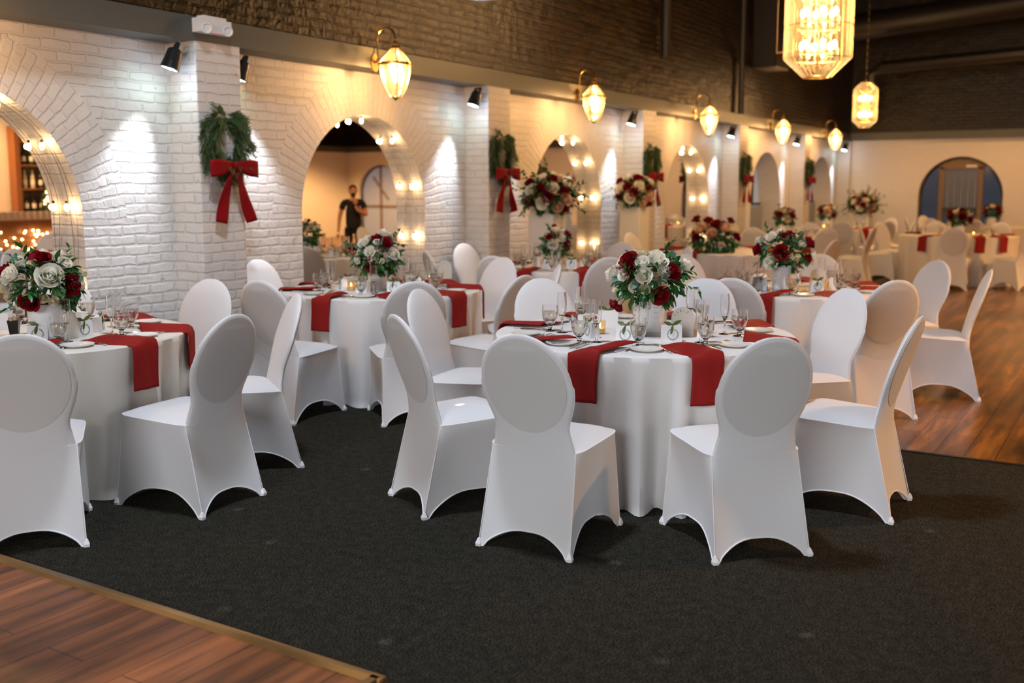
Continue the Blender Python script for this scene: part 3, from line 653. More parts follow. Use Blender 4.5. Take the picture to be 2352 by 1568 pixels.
# ------------------------------------------------------------------ banquet chair
def yc(z): return -.190 - .148 * max(0, (z - .45) / .49) ** 1.25 + .10 * max(0, .45 - z)
ZCN, PA, PBV = .718, .208, .222
def wid(z):
    we = PA * sqrt(max(0, 1 - ((z - ZCN) / PBV) ** 2))
    if z > ZCN: return we
    k = min(1, max(0, (z - .395) / .15)); ww = .196 + (.170 - .196) * (k * k * (3 - 2 * k))
    return (we ** 7 + ww ** 7) ** (1 / 7)
def thk(z): return .024 * min(1, (max(0, 1 - ((z - ZCN) / .223) ** 2)) ** .5 * 1.3) if z > ZCN else .024
def chair():
    t = thing('banquet_chair', '', 'chair')
    b = MB(); nz, n = 40, 28; vs = []
    zs = [.395 + (.9395 - .395) * (1 - (1 - k / nz) ** 1.5) for k in range(nz + 1)]
    for z in zs:
        w, th, y0 = max(wid(z), .004), max(thk(z), .003), yc(z)
        for i in range(n):
            a = 2 * pi * i / n; ca, sa = cos(a), sin(a)
            vs.append((w * (abs(ca) ** .75) * (1 if ca > 0 else -1), y0 + th * (abs(sa) ** .8) * (1 if sa > 0 else -1), z))
    fs = [(j * n + i, j * n + (i + 1) % n, (j + 1) * n + (i + 1) % n, (j + 1) * n + i) for j in range(nz) for i in range(n)] + [tuple(nz * n + i for i in range(n)), tuple(range(n))[::-1]]
    b.add(vs, fs); back = B(b, 'backrest', M['cover'], t, smooth=60)
    def bk(x, z, off):
        w, th = max(wid(z), .01), thk(z); u = min(1, abs(x) / w)
        s = (1 - u ** (2 / .75)) ** .4 if u < 1 else 0
        return (x, yc(z) - th * s - off, z)
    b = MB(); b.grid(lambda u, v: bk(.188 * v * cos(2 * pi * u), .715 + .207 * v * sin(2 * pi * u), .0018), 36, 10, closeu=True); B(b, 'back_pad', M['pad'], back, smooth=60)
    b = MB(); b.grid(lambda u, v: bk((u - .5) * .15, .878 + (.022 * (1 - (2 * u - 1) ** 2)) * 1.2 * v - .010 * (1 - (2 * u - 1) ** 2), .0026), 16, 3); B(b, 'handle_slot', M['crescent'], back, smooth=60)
    # seat rim, shared by cushion and skirt
    def rim(a):
        ca, sa = cos(a), sin(a); ex = .27
        x = (abs(ca) ** ex) * (1 if ca > 0 else -1) if abs(ca) > 1e-9 else 0; y = (abs(sa) ** ex) * (1 if sa > 0 else -1) if abs(sa) > 1e-9 else 0
        k = (y + 1) / 2; return Vector((x * (.214 + .020 * k), .0025 + y * .212, .430 + .022 * k))
    B4 = [Vector((-.214, -.288, 0)), Vector((.214, -.288, 0)), Vector((.226, .245, 0)), Vector((-.226, .245, 0))]
    hh = [.082, .105, .10, .105]; b = MB(); hem = []
    for q in range(4):
        ba, bb = B4[q], B4[(q + 1) % 4]; nrm = Vector((0, -1, 0)) if q == 0 else Vector((1, 0, 0)) if q == 1 else Vector((0, 1, 0)) if q == 2 else Vector((-1, 0, 0))
        a0 = radians(225 + 90 * q)
        def P(s, v, ba=ba, bb=bb, nrm=nrm, q=q, a0=a0):
            tp, bt = rim(a0 + s * pi / 2), ba.lerp(bb, s); ar = hh[q] * max(0, sin(pi * min(1, max(0, (s - .045) / .91)))) ** .62
            z = tp.z + (ar - tp.z) * v; k = (tp.z - z) / tp.z; xy = tp.lerp(bt, k)
            off = -nrm * .034 * sin(pi * s) * sin(pi * min(1, k * .85)); return Vector((xy.x + off.x, xy.y + off.y, z))
        b.grid(lambda u, v, P=P: P(u, v), 24, 12)
        hem += [P(k / 24, 1) for k in range(24)]
    B(b, 'skirt', M['cover'], t, smooth=50)
    b = MB()
    def seat(u, v):
        p = rim(2 * pi * u + radians(45)); return (p.x * v, .0025 + (p.y - .0025) * v, .441 + (p.z - .441) * v + .042 * (1 - v ** 3.2))
    b.grid(seat, 72, 12, closeu=True); B(b, 'seat', M['cover'], t, smooth=70)
    b = MB(); e_ = .0022
    b.tube([rim(radians(-40 + 260 * k / 90)) + Vector((0, 0, .001)) for k in range(91)], e_, 5)
    for q in range(4):
        c0 = rim(radians(225 + 90 * q)); b.tube([c0.lerp(B4[q] + Vector((0, 0, .02)), k / 6) for k in range(7)], e_ * .9, 5)
    b.tube(hem, .0034, 6, closed=True)
    for s in (-1, 1): b.tube([(s * (wid(z) + .0005), yc(z), z) for z in zs[1:-1] if z > .46], e_ * .8, 5)
    B(b, 'seam_piping', M['seam'], t)
    for q in range(4):
        b = MB(); c = B4[q]; b.add([(c.x + dx * w_, c.y + dy * w_, z) for z, w_ in ((0, .011), (.012, .012), (.034, .004)) for dx, dy in ((-1, -1), (1, -1), (1, 1), (-1, 1))], [(3, 2, 1, 0)] + [(j * 4 + i, j * 4 + (i + 1) % 4, j * 4 + 4 + (i + 1) % 4, j * 4 + 4 + i) for j in range(2) for i in range(4)] + [(8, 9, 10, 11)]); B(b, 'foot_pocket', M['seam'], t, smooth=0)
    return t
CH = chair(); index(CH); CH_USED = [False]
CHR = 1.045
DIRN = ['nearest left', 'nearest right', 'near left', 'near right', 'far left', 'far right', 'rearmost left', 'rearmost right']
def rel(c, a):
    cam_a = atan2(-c[1], -c[0]); d = (radians(a) - cam_a + pi) % (2 * pi) - pi
    return math.degrees(d)     # + : right as seen from the camera
def dirname(c, a, used):
    d = rel(c, a); ad = abs(d); k = 0 if ad < 45 else 1 if ad < 90 else 2 if ad < 135 else 3
    side = 'right' if d > 0 else 'left'
    for kk in (k, k + 1, k - 1, 3, 0):
        if not 0 <= kk <= 3: continue
        s = ('nearest', 'near', 'far', 'rearmost')[kk] + ' ' + side
        if s not in used: used.add(s); return s
    return 'farthest ' + side
def view(c, a):
    ad = abs(rel(c, a)); return 'back turned' if ad < 50 else 'side on' if ad < 110 else 'front showing'
def put_chair(c, a, r, label, group):
    o = CH if not CH_USED[0] else dup(CH, (0, 0, 0)); CH_USED[0] = True
    o.location = (c[0] + r * cos(radians(a)), c[1] + r * sin(radians(a)), 0); o.rotation_euler = (0, 0, radians(a) + pi / 2)
    o['label'] = label; o['group'] = group; return o

# ------------------------------------------------------------------ table linen and tableware
def cloth_mesh(Rt, seed, n=11, amp=.05):
    rr = random.Random(seed); ph = [rr.uniform(0, 6.28) for _ in range(4)]
    def Fo(a): return (.55 + .2 * cos(3 * a + ph[1])) * cos(n * a + ph[0] + 1.3 * sin(3 * a + ph[1])) + .28 * cos((n // 2) * a + ph[2]) + .12 * cos((n + 9) * a + ph[3])
    def P(u, v):
        a = 2 * pi * u; f = Fo(a)
        if v < .25: r = Rt * (v / .25) * .985; return (r * cos(a), r * sin(a), .76)
        if v < .35:
            k = (v - .25) / .10 * pi / 2; return ((Rt * .985 + .012 * sin(k)) * cos(a), (Rt * .985 + .012 * sin(k)) * sin(a), .748 + .012 * cos(k))
        k = (v - .35) / .65; z = .748 * (1 - k) + .004
        r = Rt * .985 + .012 + amp * 1.7 * (k ** .9) * (f - .62) + .012 * k
        if k > .97: r += .010 * (.6 + f)
        return (r * cos(a), r * sin(a), z)
    b = MB(); b.grid(P, 240, 40, closeu=True); return b
# napkin: lies radially on the table and hangs over the edge; local frame: origin at table centre, +Y to the edge
def napkin_mesh(Rt, skew, hang=.235, seed=1):
    rr = random.Random(seed); b = MB()
    def path(v):
        L = v * (hang + .27)
        if L < .25: return Rt - .25 + L, .768, 0
        if L < .29: k = (L - .25) / .04; return Rt + .018 * sin(k * pi / 2), .768 - .02 * (1 - cos(k * pi / 2)), k
        return Rt + .022 + .012 * (L - .29), .748 - (L - .29), 1
    def P(u, v):
        r, z, k = path(v); q = (u - .5); top = max(0, 1 - v * (hang + .27) / .25)
        w = .155 + .065 * top; x = q * w + skew * .045 * top + .004 * sin(v * 9 + u * 5)
        z2 = z + (.014 * sin(u * pi * 1.3 + .5) * (1 - k)) + .010 * top * (u if skew > 0 else 1 - u)
        return (x, r + (.004 * sin(u * 9 + v * 3) * k) - .03 * top * (1 if skew > 0 else -1) * q * 2, z2)
    b.grid(P, 12, 30)
    return b
GOBo = [(.0001, 0), (.033, 0), (.033, .003), (.014, .007), (.009, .014), (.015, .020), (.009, .026), (.015, .033), (.027, .044), (.037, .064), (.0415, .088), (.042, .112), (.040, .140)]
GOBi = [(.0385, .140), (.0404, .112), (.0398, .088), (.0352, .065), (.025, .048), (.0001, .041)]
FLUo = [(.0001, 0), (.030, 0), (.030, .002), (.008, .007), (.0045, .02), (.0045, .060), (.008, .078), (.017, .095), (.0235, .122), (.0255, .16), (.0235, .215)]
FLUi = [(.0222, .215), (.0240, .16), (.022, .122), (.0155, .097), (.0001, .086)]
def facet(prof, n, c=0.0):
    b = MB(); b.lathe(prof, n, cap=False); return b
b = facet(GOBo + GOBi, 20); gob_me = b.mesh('goblet_glass', M['solidglass'], 30)
b = MB(); b.lathe([(.0001, .0415), (.0246, .0484), (.0348, .0652), (.0394, .088), (.0399, .108), (.0001, .108)], 20, cap=False); gobw_me = b.mesh('goblet_water', M['water'], 30)
b = facet(FLUo + FLUi, 18); flu_me = b.mesh('flute_glass', M['solidglass'], 30)
b = MB(); b.lathe([(0.001, 0), (.048, 0), (.052, .002), (.078, .011), (.080, .014), (.077, .014), (.052, .006), (0.001, .005)], 28, cap=False); plate_me = b.mesh('bread_plate', M['plate'], 40)
def fork_me():
    b = MB(); b.tube([(0, 0, .004), (0, .06, .005), (0, .10, .003), (0, .125, .008)], [.0045, .003, .003, .006], 6)
    for x in (-.009, -.003, .003, .009): b.tube([(x * .6, .122, .008), (x, .138, .006), (x, .170, .011)], .0014, 4)
    b.box((0, .130, .0068), (.021, .014, .002)); b.box((0, -.002, .004), (.011, .05, .003)); return b.mesh('fork', M['chrome'])
def knife_me():
    b = MB(); b.box((0, 0, .005), (.012, .09, .006)); b.add([(-.006, .045, .003), (.006, .045, .003), (.009, .13, .003), (.002, .165, .003), (-.006, .165, .003), (-.006, .045, .0045), (.006, .045, .0045), (.009, .13, .0045), (.002, .165, .0045), (-.006, .165, .0045)], [(4, 3, 2, 1, 0), (5, 6, 7, 8, 9), (0, 1, 6, 5), (1, 2, 7, 6), (2, 3, 8, 7), (3, 4, 9, 8), (4, 0, 5, 9)]); return b.mesh('knife', M['chrome'])
def spoon_me():
    b = MB(); b.tube([(0, 0, .004), (0, .09, .005), (0, .12, .004)], [.005, .003, .003], 6); b.ell((0, .142, .006), (.014, .024, .004), 10); return b.mesh('spoon', M['chrome'])
fork_m, knife_m, spoon_m = fork_me(), knife_me(), spoon_me()
# favour box with ribbon and wreath print (front faces -Y)
def favor_parts():
    b = MB(); w, h, d = .048, .082, .026
    b.add([(-w, -d, 0), (w, -d, 0), (w, d, 0), (-w, d, 0), (-w, -d * .75, h), (w, -d * .75, h), (w, d * .75, h), (-w, d * .75, h)], [(3, 2, 1, 0), (4, 5, 6, 7), (0, 1, 5, 4), (1, 2, 6, 5), (2, 3, 7, 6), (3, 0, 4, 7)]); bx = b.mesh('favor_box', M['box'], 0)
    b = MB()
    for k in range(18):
        a = 2 * pi * k / 18 + .2
        if 1.2 < a < 1.9: continue
        x, z = .024 * cos(a), .038 + .024 * sin(a); b.leaf((x, -.0262 + (z * .0795) + .0 - .0008, z), (cos(a + 1.2), 0.0, sin(a + 1.2)), (0, -1, 0), .011, .005, bend=0)
    b2 = b.mesh('printed_wreath', M['gleaf'], 0)
    b = MB(); b.tube([(-.010, -.021, .040), (-.004, -.0245, .060), (0, -.022, .084)], [.004, .005, .003], 5)
    b.leaf((0, -.012, .084), (.9, -.1, .45), (0, -1, .2), .055, .020); b.leaf((0, -.012, .084), (-.9, -.1, .35), (0, -1, .2), .048, .020); b.leaf((0, -.015, .084), (-.3, -.6, -.9), (0, -1, 0), .045, .012); b.ell((0, -.012, .086), .006, 6)
    return bx, b2, b.mesh('ribbon_bow', M['olive'], 40)
fav = favor_parts()
LET = {'T': [[(-.5, 1), (.5, 1)], [(0, 1), (0, 0)]], 'A': [[(-.5, 0), (0, 1), (.5, 0)], [(-.28, .4), (.28, .4)]], 'B': [[(-.4, 0), (-.4, 1), (.1, 1), (.35, .78), (.1, .53), (-.4, .53)], [(.1, .53), (.42, .27), (.1, 0), (-.4, 0)]], 'L': [[(-.35, 1), (-.35, 0), (.35, 0)]], 'E': [[(.4, 1), (-.35, 1), (-.35, 0), (.4, 0)], [(-.35, .52), (.25, .52)]]}
def card_parts():
    b = MB(); w = .058; pts = [(-w, 0)] + [(-w * cos(pi * k / 20), .095 + w * sin(pi * k / 20)) for k in range(21)] + [(w, 0)]; n = len(pts)
    b.add([(x, -.002, z) for x, z in pts] + [(x, .002, z) for x, z in pts], [tuple(range(n)), tuple(range(n, 2 * n))[::-1]] + [(i, i + n, (i + 1) % n + n, (i + 1) % n) for i in range(n)]); c = b.mesh('table_card', M['card'], 0)
    b = MB()
    for ch, deg in zip('TABLE', (158, 131, 104, 77, 50)):
        a = radians(deg); cx, cz = .040 * cos(a), .095 + .040 * sin(a); ra = a - pi / 2
        for st in LET[ch]:
            P = []
            for x, y in st:
                x *= .008; y = y * .011 - .005; P.append((cx + x * cos(ra) - y * sin(ra), -.0026, cz + x * sin(ra) + y * cos(ra)))
            b.tube(P, .0007, 4)
    return c, b.mesh('card_lettering', M['ink'], 0)
cardp = card_parts()
DISC = MB(); DISC.lathe([(.0001, 0), (.150, 0), (.150, .004), (.0001, .004)], 40, cap=False); disc_me = DISC.mesh('disc', M['mirror'], 30)

# ------------------------------------------------------------------ flowers
def rose_mesh(name, m_, seed, spread=1.0):
    rr = random.Random(seed); b = MB()
    for k in range(17):
        lv = k / 16; a0 = k * 2.4 + rr.uniform(-.2, .2); rad_ = .06 + .40 * lv ** .85; hgt = .74 - .26 * lv + .04 * rr.random(); w = 1.25 - .25 * lv; fl = .04 + .32 * lv ** 1.6 * spread
        def P(u, v, a0=a0, rad_=rad_, hgt=hgt, w=w, fl=fl, lv=lv):
            t_ = 2 * u - 1; edge = 1 - .30 * abs(t_) ** 3
            r = .04 + (rad_ - .02) * (sin(min(1, v * 1.15) * pi / 2)) + fl * max(0, v - .62) ** 1.3 * 2.0 - .05 * (1 - abs(t_)) * 0
            r -= .10 * (1 - lv) * max(0, v - .55) * 2
            z = -.32 * lv + (hgt + .25 * lv) * v * edge - fl * .35 * max(0, v - .75) * 2
            a = a0 + t_ * w * (.5 + .5 * min(1, v * 2)); return (r * cos(a), r * sin(a), z)
        b.grid(P, 5, 5)
    b.ell((0, 0, .0), (.22, .22, .3), 8)
    return b.mesh(name, m_, 80)
ROSE = {'r': [rose_mesh('crimson_rose', M['rrose'], s, 1.1) for s in (1, 2)], 'w': [rose_mesh('white_rose', M['wrose'], s, 1.0) for s in (3, 4)], 'c': [rose_mesh('cream_rose', M['crose'], s, .5) for s in (5,)], 'p': [rose_mesh('peach_rose', M['prose'], 6, .8)]}
RN = {'r': 'crimson_rose', 'w': 'white_rose', 'c': 'cream_rose', 'p': 'peach_rose'}
def put_rose(t, kind, p, n, size, rr):
    me = ROSE[kind][rr.randrange(len(ROSE[kind]))]
    o = obj(RN[kind], me, t); o.location = p; q = Vector(n).normalized().to_track_quat('Z', 'Y'); o.rotation_mode = 'QUATERNION'
    o.rotation_quaternion = q @ Euler((0, 0, rr.uniform(0, 6.28))).to_quaternion(); s = size / 1.06; o.scale = (s, s, s * .95); return o
def foliage(rr, Rx, Rz, zc, nl, kind, droop=0.0, zmin=-1.0):
    b = MB(); ls = (Rx / .165) ** .55
    for k in range(nl):
        a = rr.uniform(0, 2 * pi); el = rr.uniform(zmin, 1.1); ce = cos(min(el, 1.5)); d = Vector((ce * cos(a), ce * sin(a), sin(el)))
        base = Vector((d.x * Rx * .72, d.y * Rx * .72, zc + d.z * Rz * .72))
        tip = (d + Vector((rr.uniform(-.5, .5), rr.uniform(-.5, .5), rr.uniform(-.5, .35) - droop * (1 - d.z)))).normalized()
        if kind == 'leaf':
            for q in range(3):
                dd = (tip + Vector((rr.uniform(-.7, .7), rr.uniform(-.7, .7), rr.uniform(-.5, .5)))).normalized(); b.leaf(base + tip * (.02 * q), dd, Vector((rr.uniform(-1, 1), rr.uniform(-1, 1), 1)), rr.uniform(.045, .068) * ls, rr.uniform(.022, .032) * ls, bend=.25)
        elif kind == 'euc':
            for q in range(3):
                dd = (tip + Vector((rr.uniform(-1, 1), rr.uniform(-1, 1), rr.uniform(-.6, .6)))).normalized(); b.leaf(base + tip * (.028 * q), dd, Vector((rr.uniform(-1, 1), rr.uniform(-1, 1), .6)), .045, .042, bend=.1)
        elif kind == 'sprig':
            L_ = Rx * rr.uniform(.55, .95); pts = [base + tip * (L_ * q / 5) + Vector((0, 0, -.05 * droop * (q / 5) ** 2)) for q in range(6)]; b.tube(pts, .0018, 4)
            for q in range(1, 6):
                for s in (-1, 1): b.leaf(pts[q], tip * .7 + Vector((rr.uniform(-1, 1), rr.uniform(-1, 1), rr.uniform(-.6, .8))) * .8, (rr.uniform(-.5, .5), rr.uniform(-.5, .5), 1), rr.uniform(.035, .055) * ls, .021 * ls, bend=.2)
        elif kind == 'fern':
            side = tip.cross(Vector((0, 0, 1))).normalized() if abs(tip.z) < .95 else Vector((1, 0, 0))
            for q in range(9):
                p0 = base + tip * (.014 * q) + Vector((0, 0, -.0022 * q * q * .5))
                for s in (-1, 1): b.leaf(p0, tip * .5 + side * s, (0, 0, 1), .030 * (1 - q / 10.5), .009, bend=.1)
        else:
            for q in range(9):
                p0 = base + tip * .055 + Vector((rr.gauss(0, .018), rr.gauss(0, .018), rr.gauss(0, .018))); b.ell(p0, .0038, 5)
    return b
def bouquet(label, loc, rz, spec, seed, vase_r=.085, vase_h=.18, zc=.285, Rx=.165, Rz=.125, disc=True, extra=(), kinds='rwwc', nfill=16, group='rose centrepieces in white vases', vase=True, leafn=46, droop=.3, sprigs=7):
    rr = random.Random(seed); t = thing('flower_arrangement', label, 'flowers', loc, rz, group)
    if vase:
        b = MB(); b.lathe([(vase_r * .93, 0), (vase_r * .95, .004), (vase_r, vase_h), (vase_r * .94, vase_h), (vase_r * .92, vase_h - .03)], 36, cap=False); b.lathe([(vase_r * .9, vase_h - .02), (.001, vase_h - .02)], 24, cap=False); v = B(b, 'vase', M['vase'], t)
        b = MB()
        for z in (.008, .014): b.tube([((vase_r * .955 + .0006) * cos(2 * pi * k / 40), (vase_r * .955 + .0006) * sin(2 * pi * k / 40), z) for k in range(40)], .0008, 4, closed=True)
        B(b, 'vase_band', M['ink'], v)
    pts = []
    for k, s, z, size in spec:   # s right, z height above table; towards the viewer = -Y
        q = 1 - (s / (Rx * 1.12)) ** 2 - ((z - zc) / (Rz * 1.25)) ** 2; y = -Rx * sqrt(max(.0, q)); n = Vector((s / Rx ** 2, y / Rx ** 2, (z - zc) / Rz ** 2 * .8 + 1.0)); pts.append(Vector((s, y, z))); put_rose(t, k, (s, y * .95, z), n, size, rr)
    ga = pi * (3 - sqrt(5)); cnt = 0; N_ = 34
    for k in range(N_):
        zz = 1 - (k + .5) / N_ * 1.25; a = k * ga + seed; r = sqrt(max(0, 1 - zz * zz)); p = Vector((Rx * r * cos(a), Rx * r * sin(a), zc + Rz * zz))
        if any((p - q).length < .062 for q in pts): continue
        kd = kinds[rr.randrange(len(kinds))]; sz = {'r': .078, 'w': .080, 'c': .046, 'p': .075}[kd] * rr.uniform(.9, 1.12) * (Rx / .165) ** .5
        pts.append(p); put_rose(t, kd, p, (p.x / Rx, p.y / Rx, (p.z - zc) / Rz + .25), sz, rr); cnt += 1
        if cnt >= nfill: break
    if vase_r: B(foliage(rr, Rx * .75, Rz * .8, zc - .01, 60, 'leaf', .2), 'inner_foliage', M['leaf'], t)
    B(foliage(rr, Rx * 1.08, Rz * 1.05, zc, leafn, 'leaf', droop), 'ruscus_foliage', M['leaf'], t)
    B(foliage(rr, Rx * 1.12, Rz * 1.12, zc, 15, 'euc', .1, -.3), 'eucalyptus', M['euc'], t)
    B(foliage(rr, Rx * .95, Rz * .95, zc, 12, 'fern', .8, -.9), 'fern_fronds', M['fern'], t)
    if sprigs: B(foliage(rr, Rx, Rz, zc, sprigs, 'sprig', .1, -.4), 'leafy_sprigs', M['leaf'], t)
    o = B(foliage(rr, Rx * 1.0, Rz * 1.0, zc, 11, 'breath', .0, -.3), 'babys_breath', M['breath'], t); o['kind'] = 'stuff'
    return t

# ------------------------------------------------------------------ tables
DISCO = disc_me
NAPK = {}
def nap(Rt, sk):
    key = (Rt, sk)
    if key not in NAPK: NAPK[key] = napkin_mesh(Rt, sk).mesh('napkin', M['napkin'], 60)
    return NAPK[key]
def ang_xy(c, a, x, y):
    """seat frame -> world: y outward along angle a, x to the diner's left"""
    ar = radians(a); ux, uy = cos(ar), sin(ar); return (c[0] + ux * y + uy * x, c[1] + uy * y - ux * x)
def table(phr, c, Rt, chairs, seats, seed, mcloth='cloth', full=True, chair_group=None, cloth_label=None, hang_amp=.045, nofold=21):
    cl = B(cloth_mesh(Rt, seed, nofold, hang_amp), 'tablecloth', M[mcloth], None, (c[0], c[1], 0), smooth=60)
    tag(cl, cloth_label or 'white floor-length tablecloth of the %s' % phr, 'tablecloth', 'floor-length tablecloths')
    used = set(); names = {}
    for a, r, *yw in chairs:
        d = dirname(c, a, used); names[a] = d
        ch = put_chair(c, a, r, 'white fabric-covered banquet chair, %s, at the %s seat of the %s' % (view(c, a), d, phr), 'banquet chairs round the ' + phr)
        if yw: ch.rotation_euler.z += radians(yw[0])
    for a in seats:
        if a not in names: names[a] = dirname(c, a, used)
        d = names[a]; at = 'at the %s seat of the %s' % (d, phr); rz = radians(a) - pi / 2; rr = random.Random(seed * 31 + a)
        def put(name, me, x, y, z, r_, label, cat, grp, parts=()):
            X, Y = ang_xy(c, a, x, y); o = obj(name, me, None, (X, Y, z), r_); tag(o, label + ' ' + at, cat, grp + ' on the ' + phr)
            for pn, pm in parts: obj(pn, pm, o)
            return o
        sk = 1 if rr.random() < .5 else -1
        o = obj('napkin', nap(Rt, sk), None, (c[0], c[1], 0), rz + .02 * rr.uniform(-1, 1)); md = o.modifiers.new('s', 'SOLIDIFY'); md.thickness = .006; md.offset = 1
        tag(o, 'rust red napkin hanging ' + at, 'napkin', 'red napkins on the ' + phr)
        ju = lambda s_: rr.uniform(-s_, s_)
        put('water_goblet', gob_me, -.135 + ju(.015), Rt - .30 + ju(.02), .7605, ju(3), 'footed goblet of water', 'goblet', 'water goblets', (('water', gobw_me),))
        put('champagne_flute', flu_me, -.16 + ju(.02), Rt - .385 + ju(.02), .7605, ju(3), 'empty champagne flute', 'champagne flute', 'champagne flutes')
        if full:
            put('bread_plate', plate_me, .215 + ju(.01), Rt - .20 + ju(.01), .7605, 0, 'round ivory bread plate', 'plate', 'bread plates')
            for k, x in enumerate((.095, .125)): put('fork', fork_m, x, Rt - .13, .7605, rz + pi + ju(.12), ('inner' if k == 0 else 'outer') + ' steel fork', 'fork', 'forks')
            put('knife', knife_m, -.115, Rt - .13, .7605, rz + pi + ju(.15), 'steel knife', 'knife', 'knives')
            put('spoon', spoon_m, -.145, Rt - .14, .7605, rz + pi + ju(.15), 'steel spoon', 'spoon', 'spoons')
            put('favor_box', fav[0], -.03 + ju(.02), Rt - .46 + ju(.015), .7605, rz + pi + ju(.3), 'white favour box with ribbon', 'favour box', 'favour boxes', (('printed_wreath', fav[1]), ('ribbon_bow', fav[2])))
    return names
def fillseats(angs, n=8):
    out = list(angs)
    for k in range(36):
        a = k * 10 - 180
        if len(out) >= n: break
        if all(abs((a - q + 180) % 360 - 180) > 34 for q in out): out.append(a)
    return out
def disc(c, label):
    tag(obj('mirror_disc', DISCO, None, (c[0], c[1], .7605)), label, 'mirror disc', 'mirror discs under the vases')
def card(c, label, rz):
    o = obj('table_number_card', cardp[0], None, (c[0], c[1], .7605), rz); tag(o, label, 'table card', 'arched table number cards'); obj('card_lettering', cardp[1], o)
def facing(c): return atan2(-c[1], -c[0]) + pi / 2

C1 = (-2.25, 4.98); T1P = 'front centre table'
table(T1P, C1, .79, [(-85.6, 1.14), (-44.3, 1.10), (-120.5, 1.08), (0, 1.06), (-172, 1.04), (144, 1.03), (97, 1.04), (56, 1.08)], fillseats([-85.6, -44.3, -120.5, 0, -172, 144, 97, 56]), 3, hang_amp=.05, nofold=23)
C0 = (-4.98, 3.25); T0P = 'front left table'
table(T0P, C0, .77, [(5, 1.04), (-36, 1.04), (42, 1.04, 13), (97, 1.04), (140, 1.04)], fillseats([5, -36, 42, 97, 140]), 5, 'cream', hang_amp=.055, nofold=19, cloth_label='ivory floor-length tablecloth of the front left table')
C2 = (-4.93, 6.09); T2P = 'second left table'
table(T2P, C2, .75, [(-42, 1.03), (-85.5, 1.05), (-6, 1.03), (78, 1.0), (36, 1.03)], fillseats([-42, -85.5, -6, 78, 36]), 6, hang_amp=.055, nofold=17)
put_chair(C2, 180, .98, 'white stretch-covered banquet chair against the wall right of the first pillar', 'banquet chairs round the ' + T2P)
C3 = (-2.30, 7.85); T3P = 'dance floor table'
table(T3P, C3, .76, [(-90, 1.04), (150, 1.04), (97, 1.06), (-45, 1.03), (51, 1.06), (12, 1.06)], fillseats([-90, 150, 97, -45, 51, 12]), 8)
C4 = (-4.88, 8.78); T4P = 'third left table'
table(T4P, C4, .72, [(-87, .97), (170, .98), (232, 1.02), (-42, 1.0), (88, 1.0), (42, 1.0)], fillseats([-87, 170, 232, -42, 88, 42]), 9, full=True)
C5 = (-4.38, 12.1); T5P = 'trailing flowers table'
table(T5P, C5, .80, [(172, 1.08), (-10, 1.08), (80, 1.08)], [172, -100, -150, -10, 80], 10, full=False)
C6 = (-4.9, 16.25); T6P = 'grey window table'
table(T6P, C6, .76, [(-93, 1.06), (-48, 1.06), (90, 1.04), (0, 1.05)], [-93, -48, 0, 90], 11, full=False)
C7 = (-5.0, 19.8); T7P = 'far corner table'
table(T7P, C7, .76, [(-72, 1.05), (-36, 1.05), (56, 1.05), (10, 1.05)], [-72, -36, 10, -110, 90], 12, full=False)
C8 = (-2.58, 17.9); T8P = 'far door table'
table(T8P, C8, .90, [(-84, 1.20), (155, 1.18), (-38, 1.18), (112, 1.18), (196, 1.2), (72, 1.18)], [-115, -62, 155, -38, 112, 30], 13, 'cream', full=False, cloth_label='ivory floor-length tablecloth of the far door table')
C9 = (-2.75, 22.3); T9P = 'rearmost table'
table(T9P, C9, .80, [(150, 1.14), (195, 1.14), (-90, 1.14), (238, 1.14), (-30, 1.14)], [150, 195, -90, -60], 14, 'cream', full=False, cloth_label='ivory tablecloth of the rearmost table, largely hidden')

# centrepieces
ps1 = 452.0
def spec(px0, y0, sc, L):
    return [(k, (x - px0) / sc, .18 + (y0 - y) / sc, s) for k, x, y, s in L]
v1 = onz(1489, 767, .76); f1 = facing(v1)
S1 = spec(1489, 690, 452, [('r', 1444, 598, .088), ('r', 1443, 618, .08), ('r', 1537, 622, .085), ('r', 1512, 669, .088), ('w', 1437, 628, .075), ('w', 1508, 602, .09), ('w', 1474, 604, .075), ('w', 1521, 620, .07), ('w', 1478, 631, .08), ('c', 1456, 654, .058), ('c', 1480, 657, .058), ('w', 1567, 613, .085), ('w', 1406, 633, .08), ('c', 1519, 645, .045), ('c', 1412, 668, .04), ('r', 1409, 700, .055), ('r', 1421, 709, .05)])
bq = bouquet('round bouquet of crimson and white roses on the front centre table', (v1.x, v1.y, .765), f1, S1, 3, kinds='wrwc', nfill=7, leafn=80)
b = MB(); b.tube([(-.07, 0, .20), (-.12, -.01, .195), (-.155, 0, .175), (-.175, 0, .160)], .0022, 5); b.tube([(-.07, 0, .20), (-.13, .01, .17), (-.150, 0, .140)], .0022, 5); B(b, 'drooping_stem', M['stem'], bq)
disc(v1, 'round mirror disc under the vase of the front centre table')
r3 = random.Random(5)
for px, py in ((1409, 699), (1419, 708)):
    pass
v0 = onz(112, 778, .76); f0 = facing(v0)
S0 = spec(104, 703, 450, [('r', 99, 604, .082), ('r', 28, 631, .08), ('r', 152, 660, .088), ('r', 72, 689, .09), ('w', 112, 641, .115), ('w', 40, 636, .09), ('w', 142, 615, .075), ('c', 98, 683, .052), ('c', 116, 689, .055), ('c', 126, 672, .065), ('c', 135, 691, .052), ('c', 23, 661, .06), ('c', 33, 680, .06), ('c', 174, 662, .05), ('c', 180, 637, .055), ('c', 80, 612, .05)])
bouquet('low dome of burgundy and cream roses on the front left table', (v0.x, v0.y, .765), f0, S0, 8, vase_r=.095, kinds='wrcc', nfill=8, leafn=70)
disc(v0, 'round mirror disc under the vase of the front left table')
v2 = onz(868, 667, .76); f2 = facing(v2)
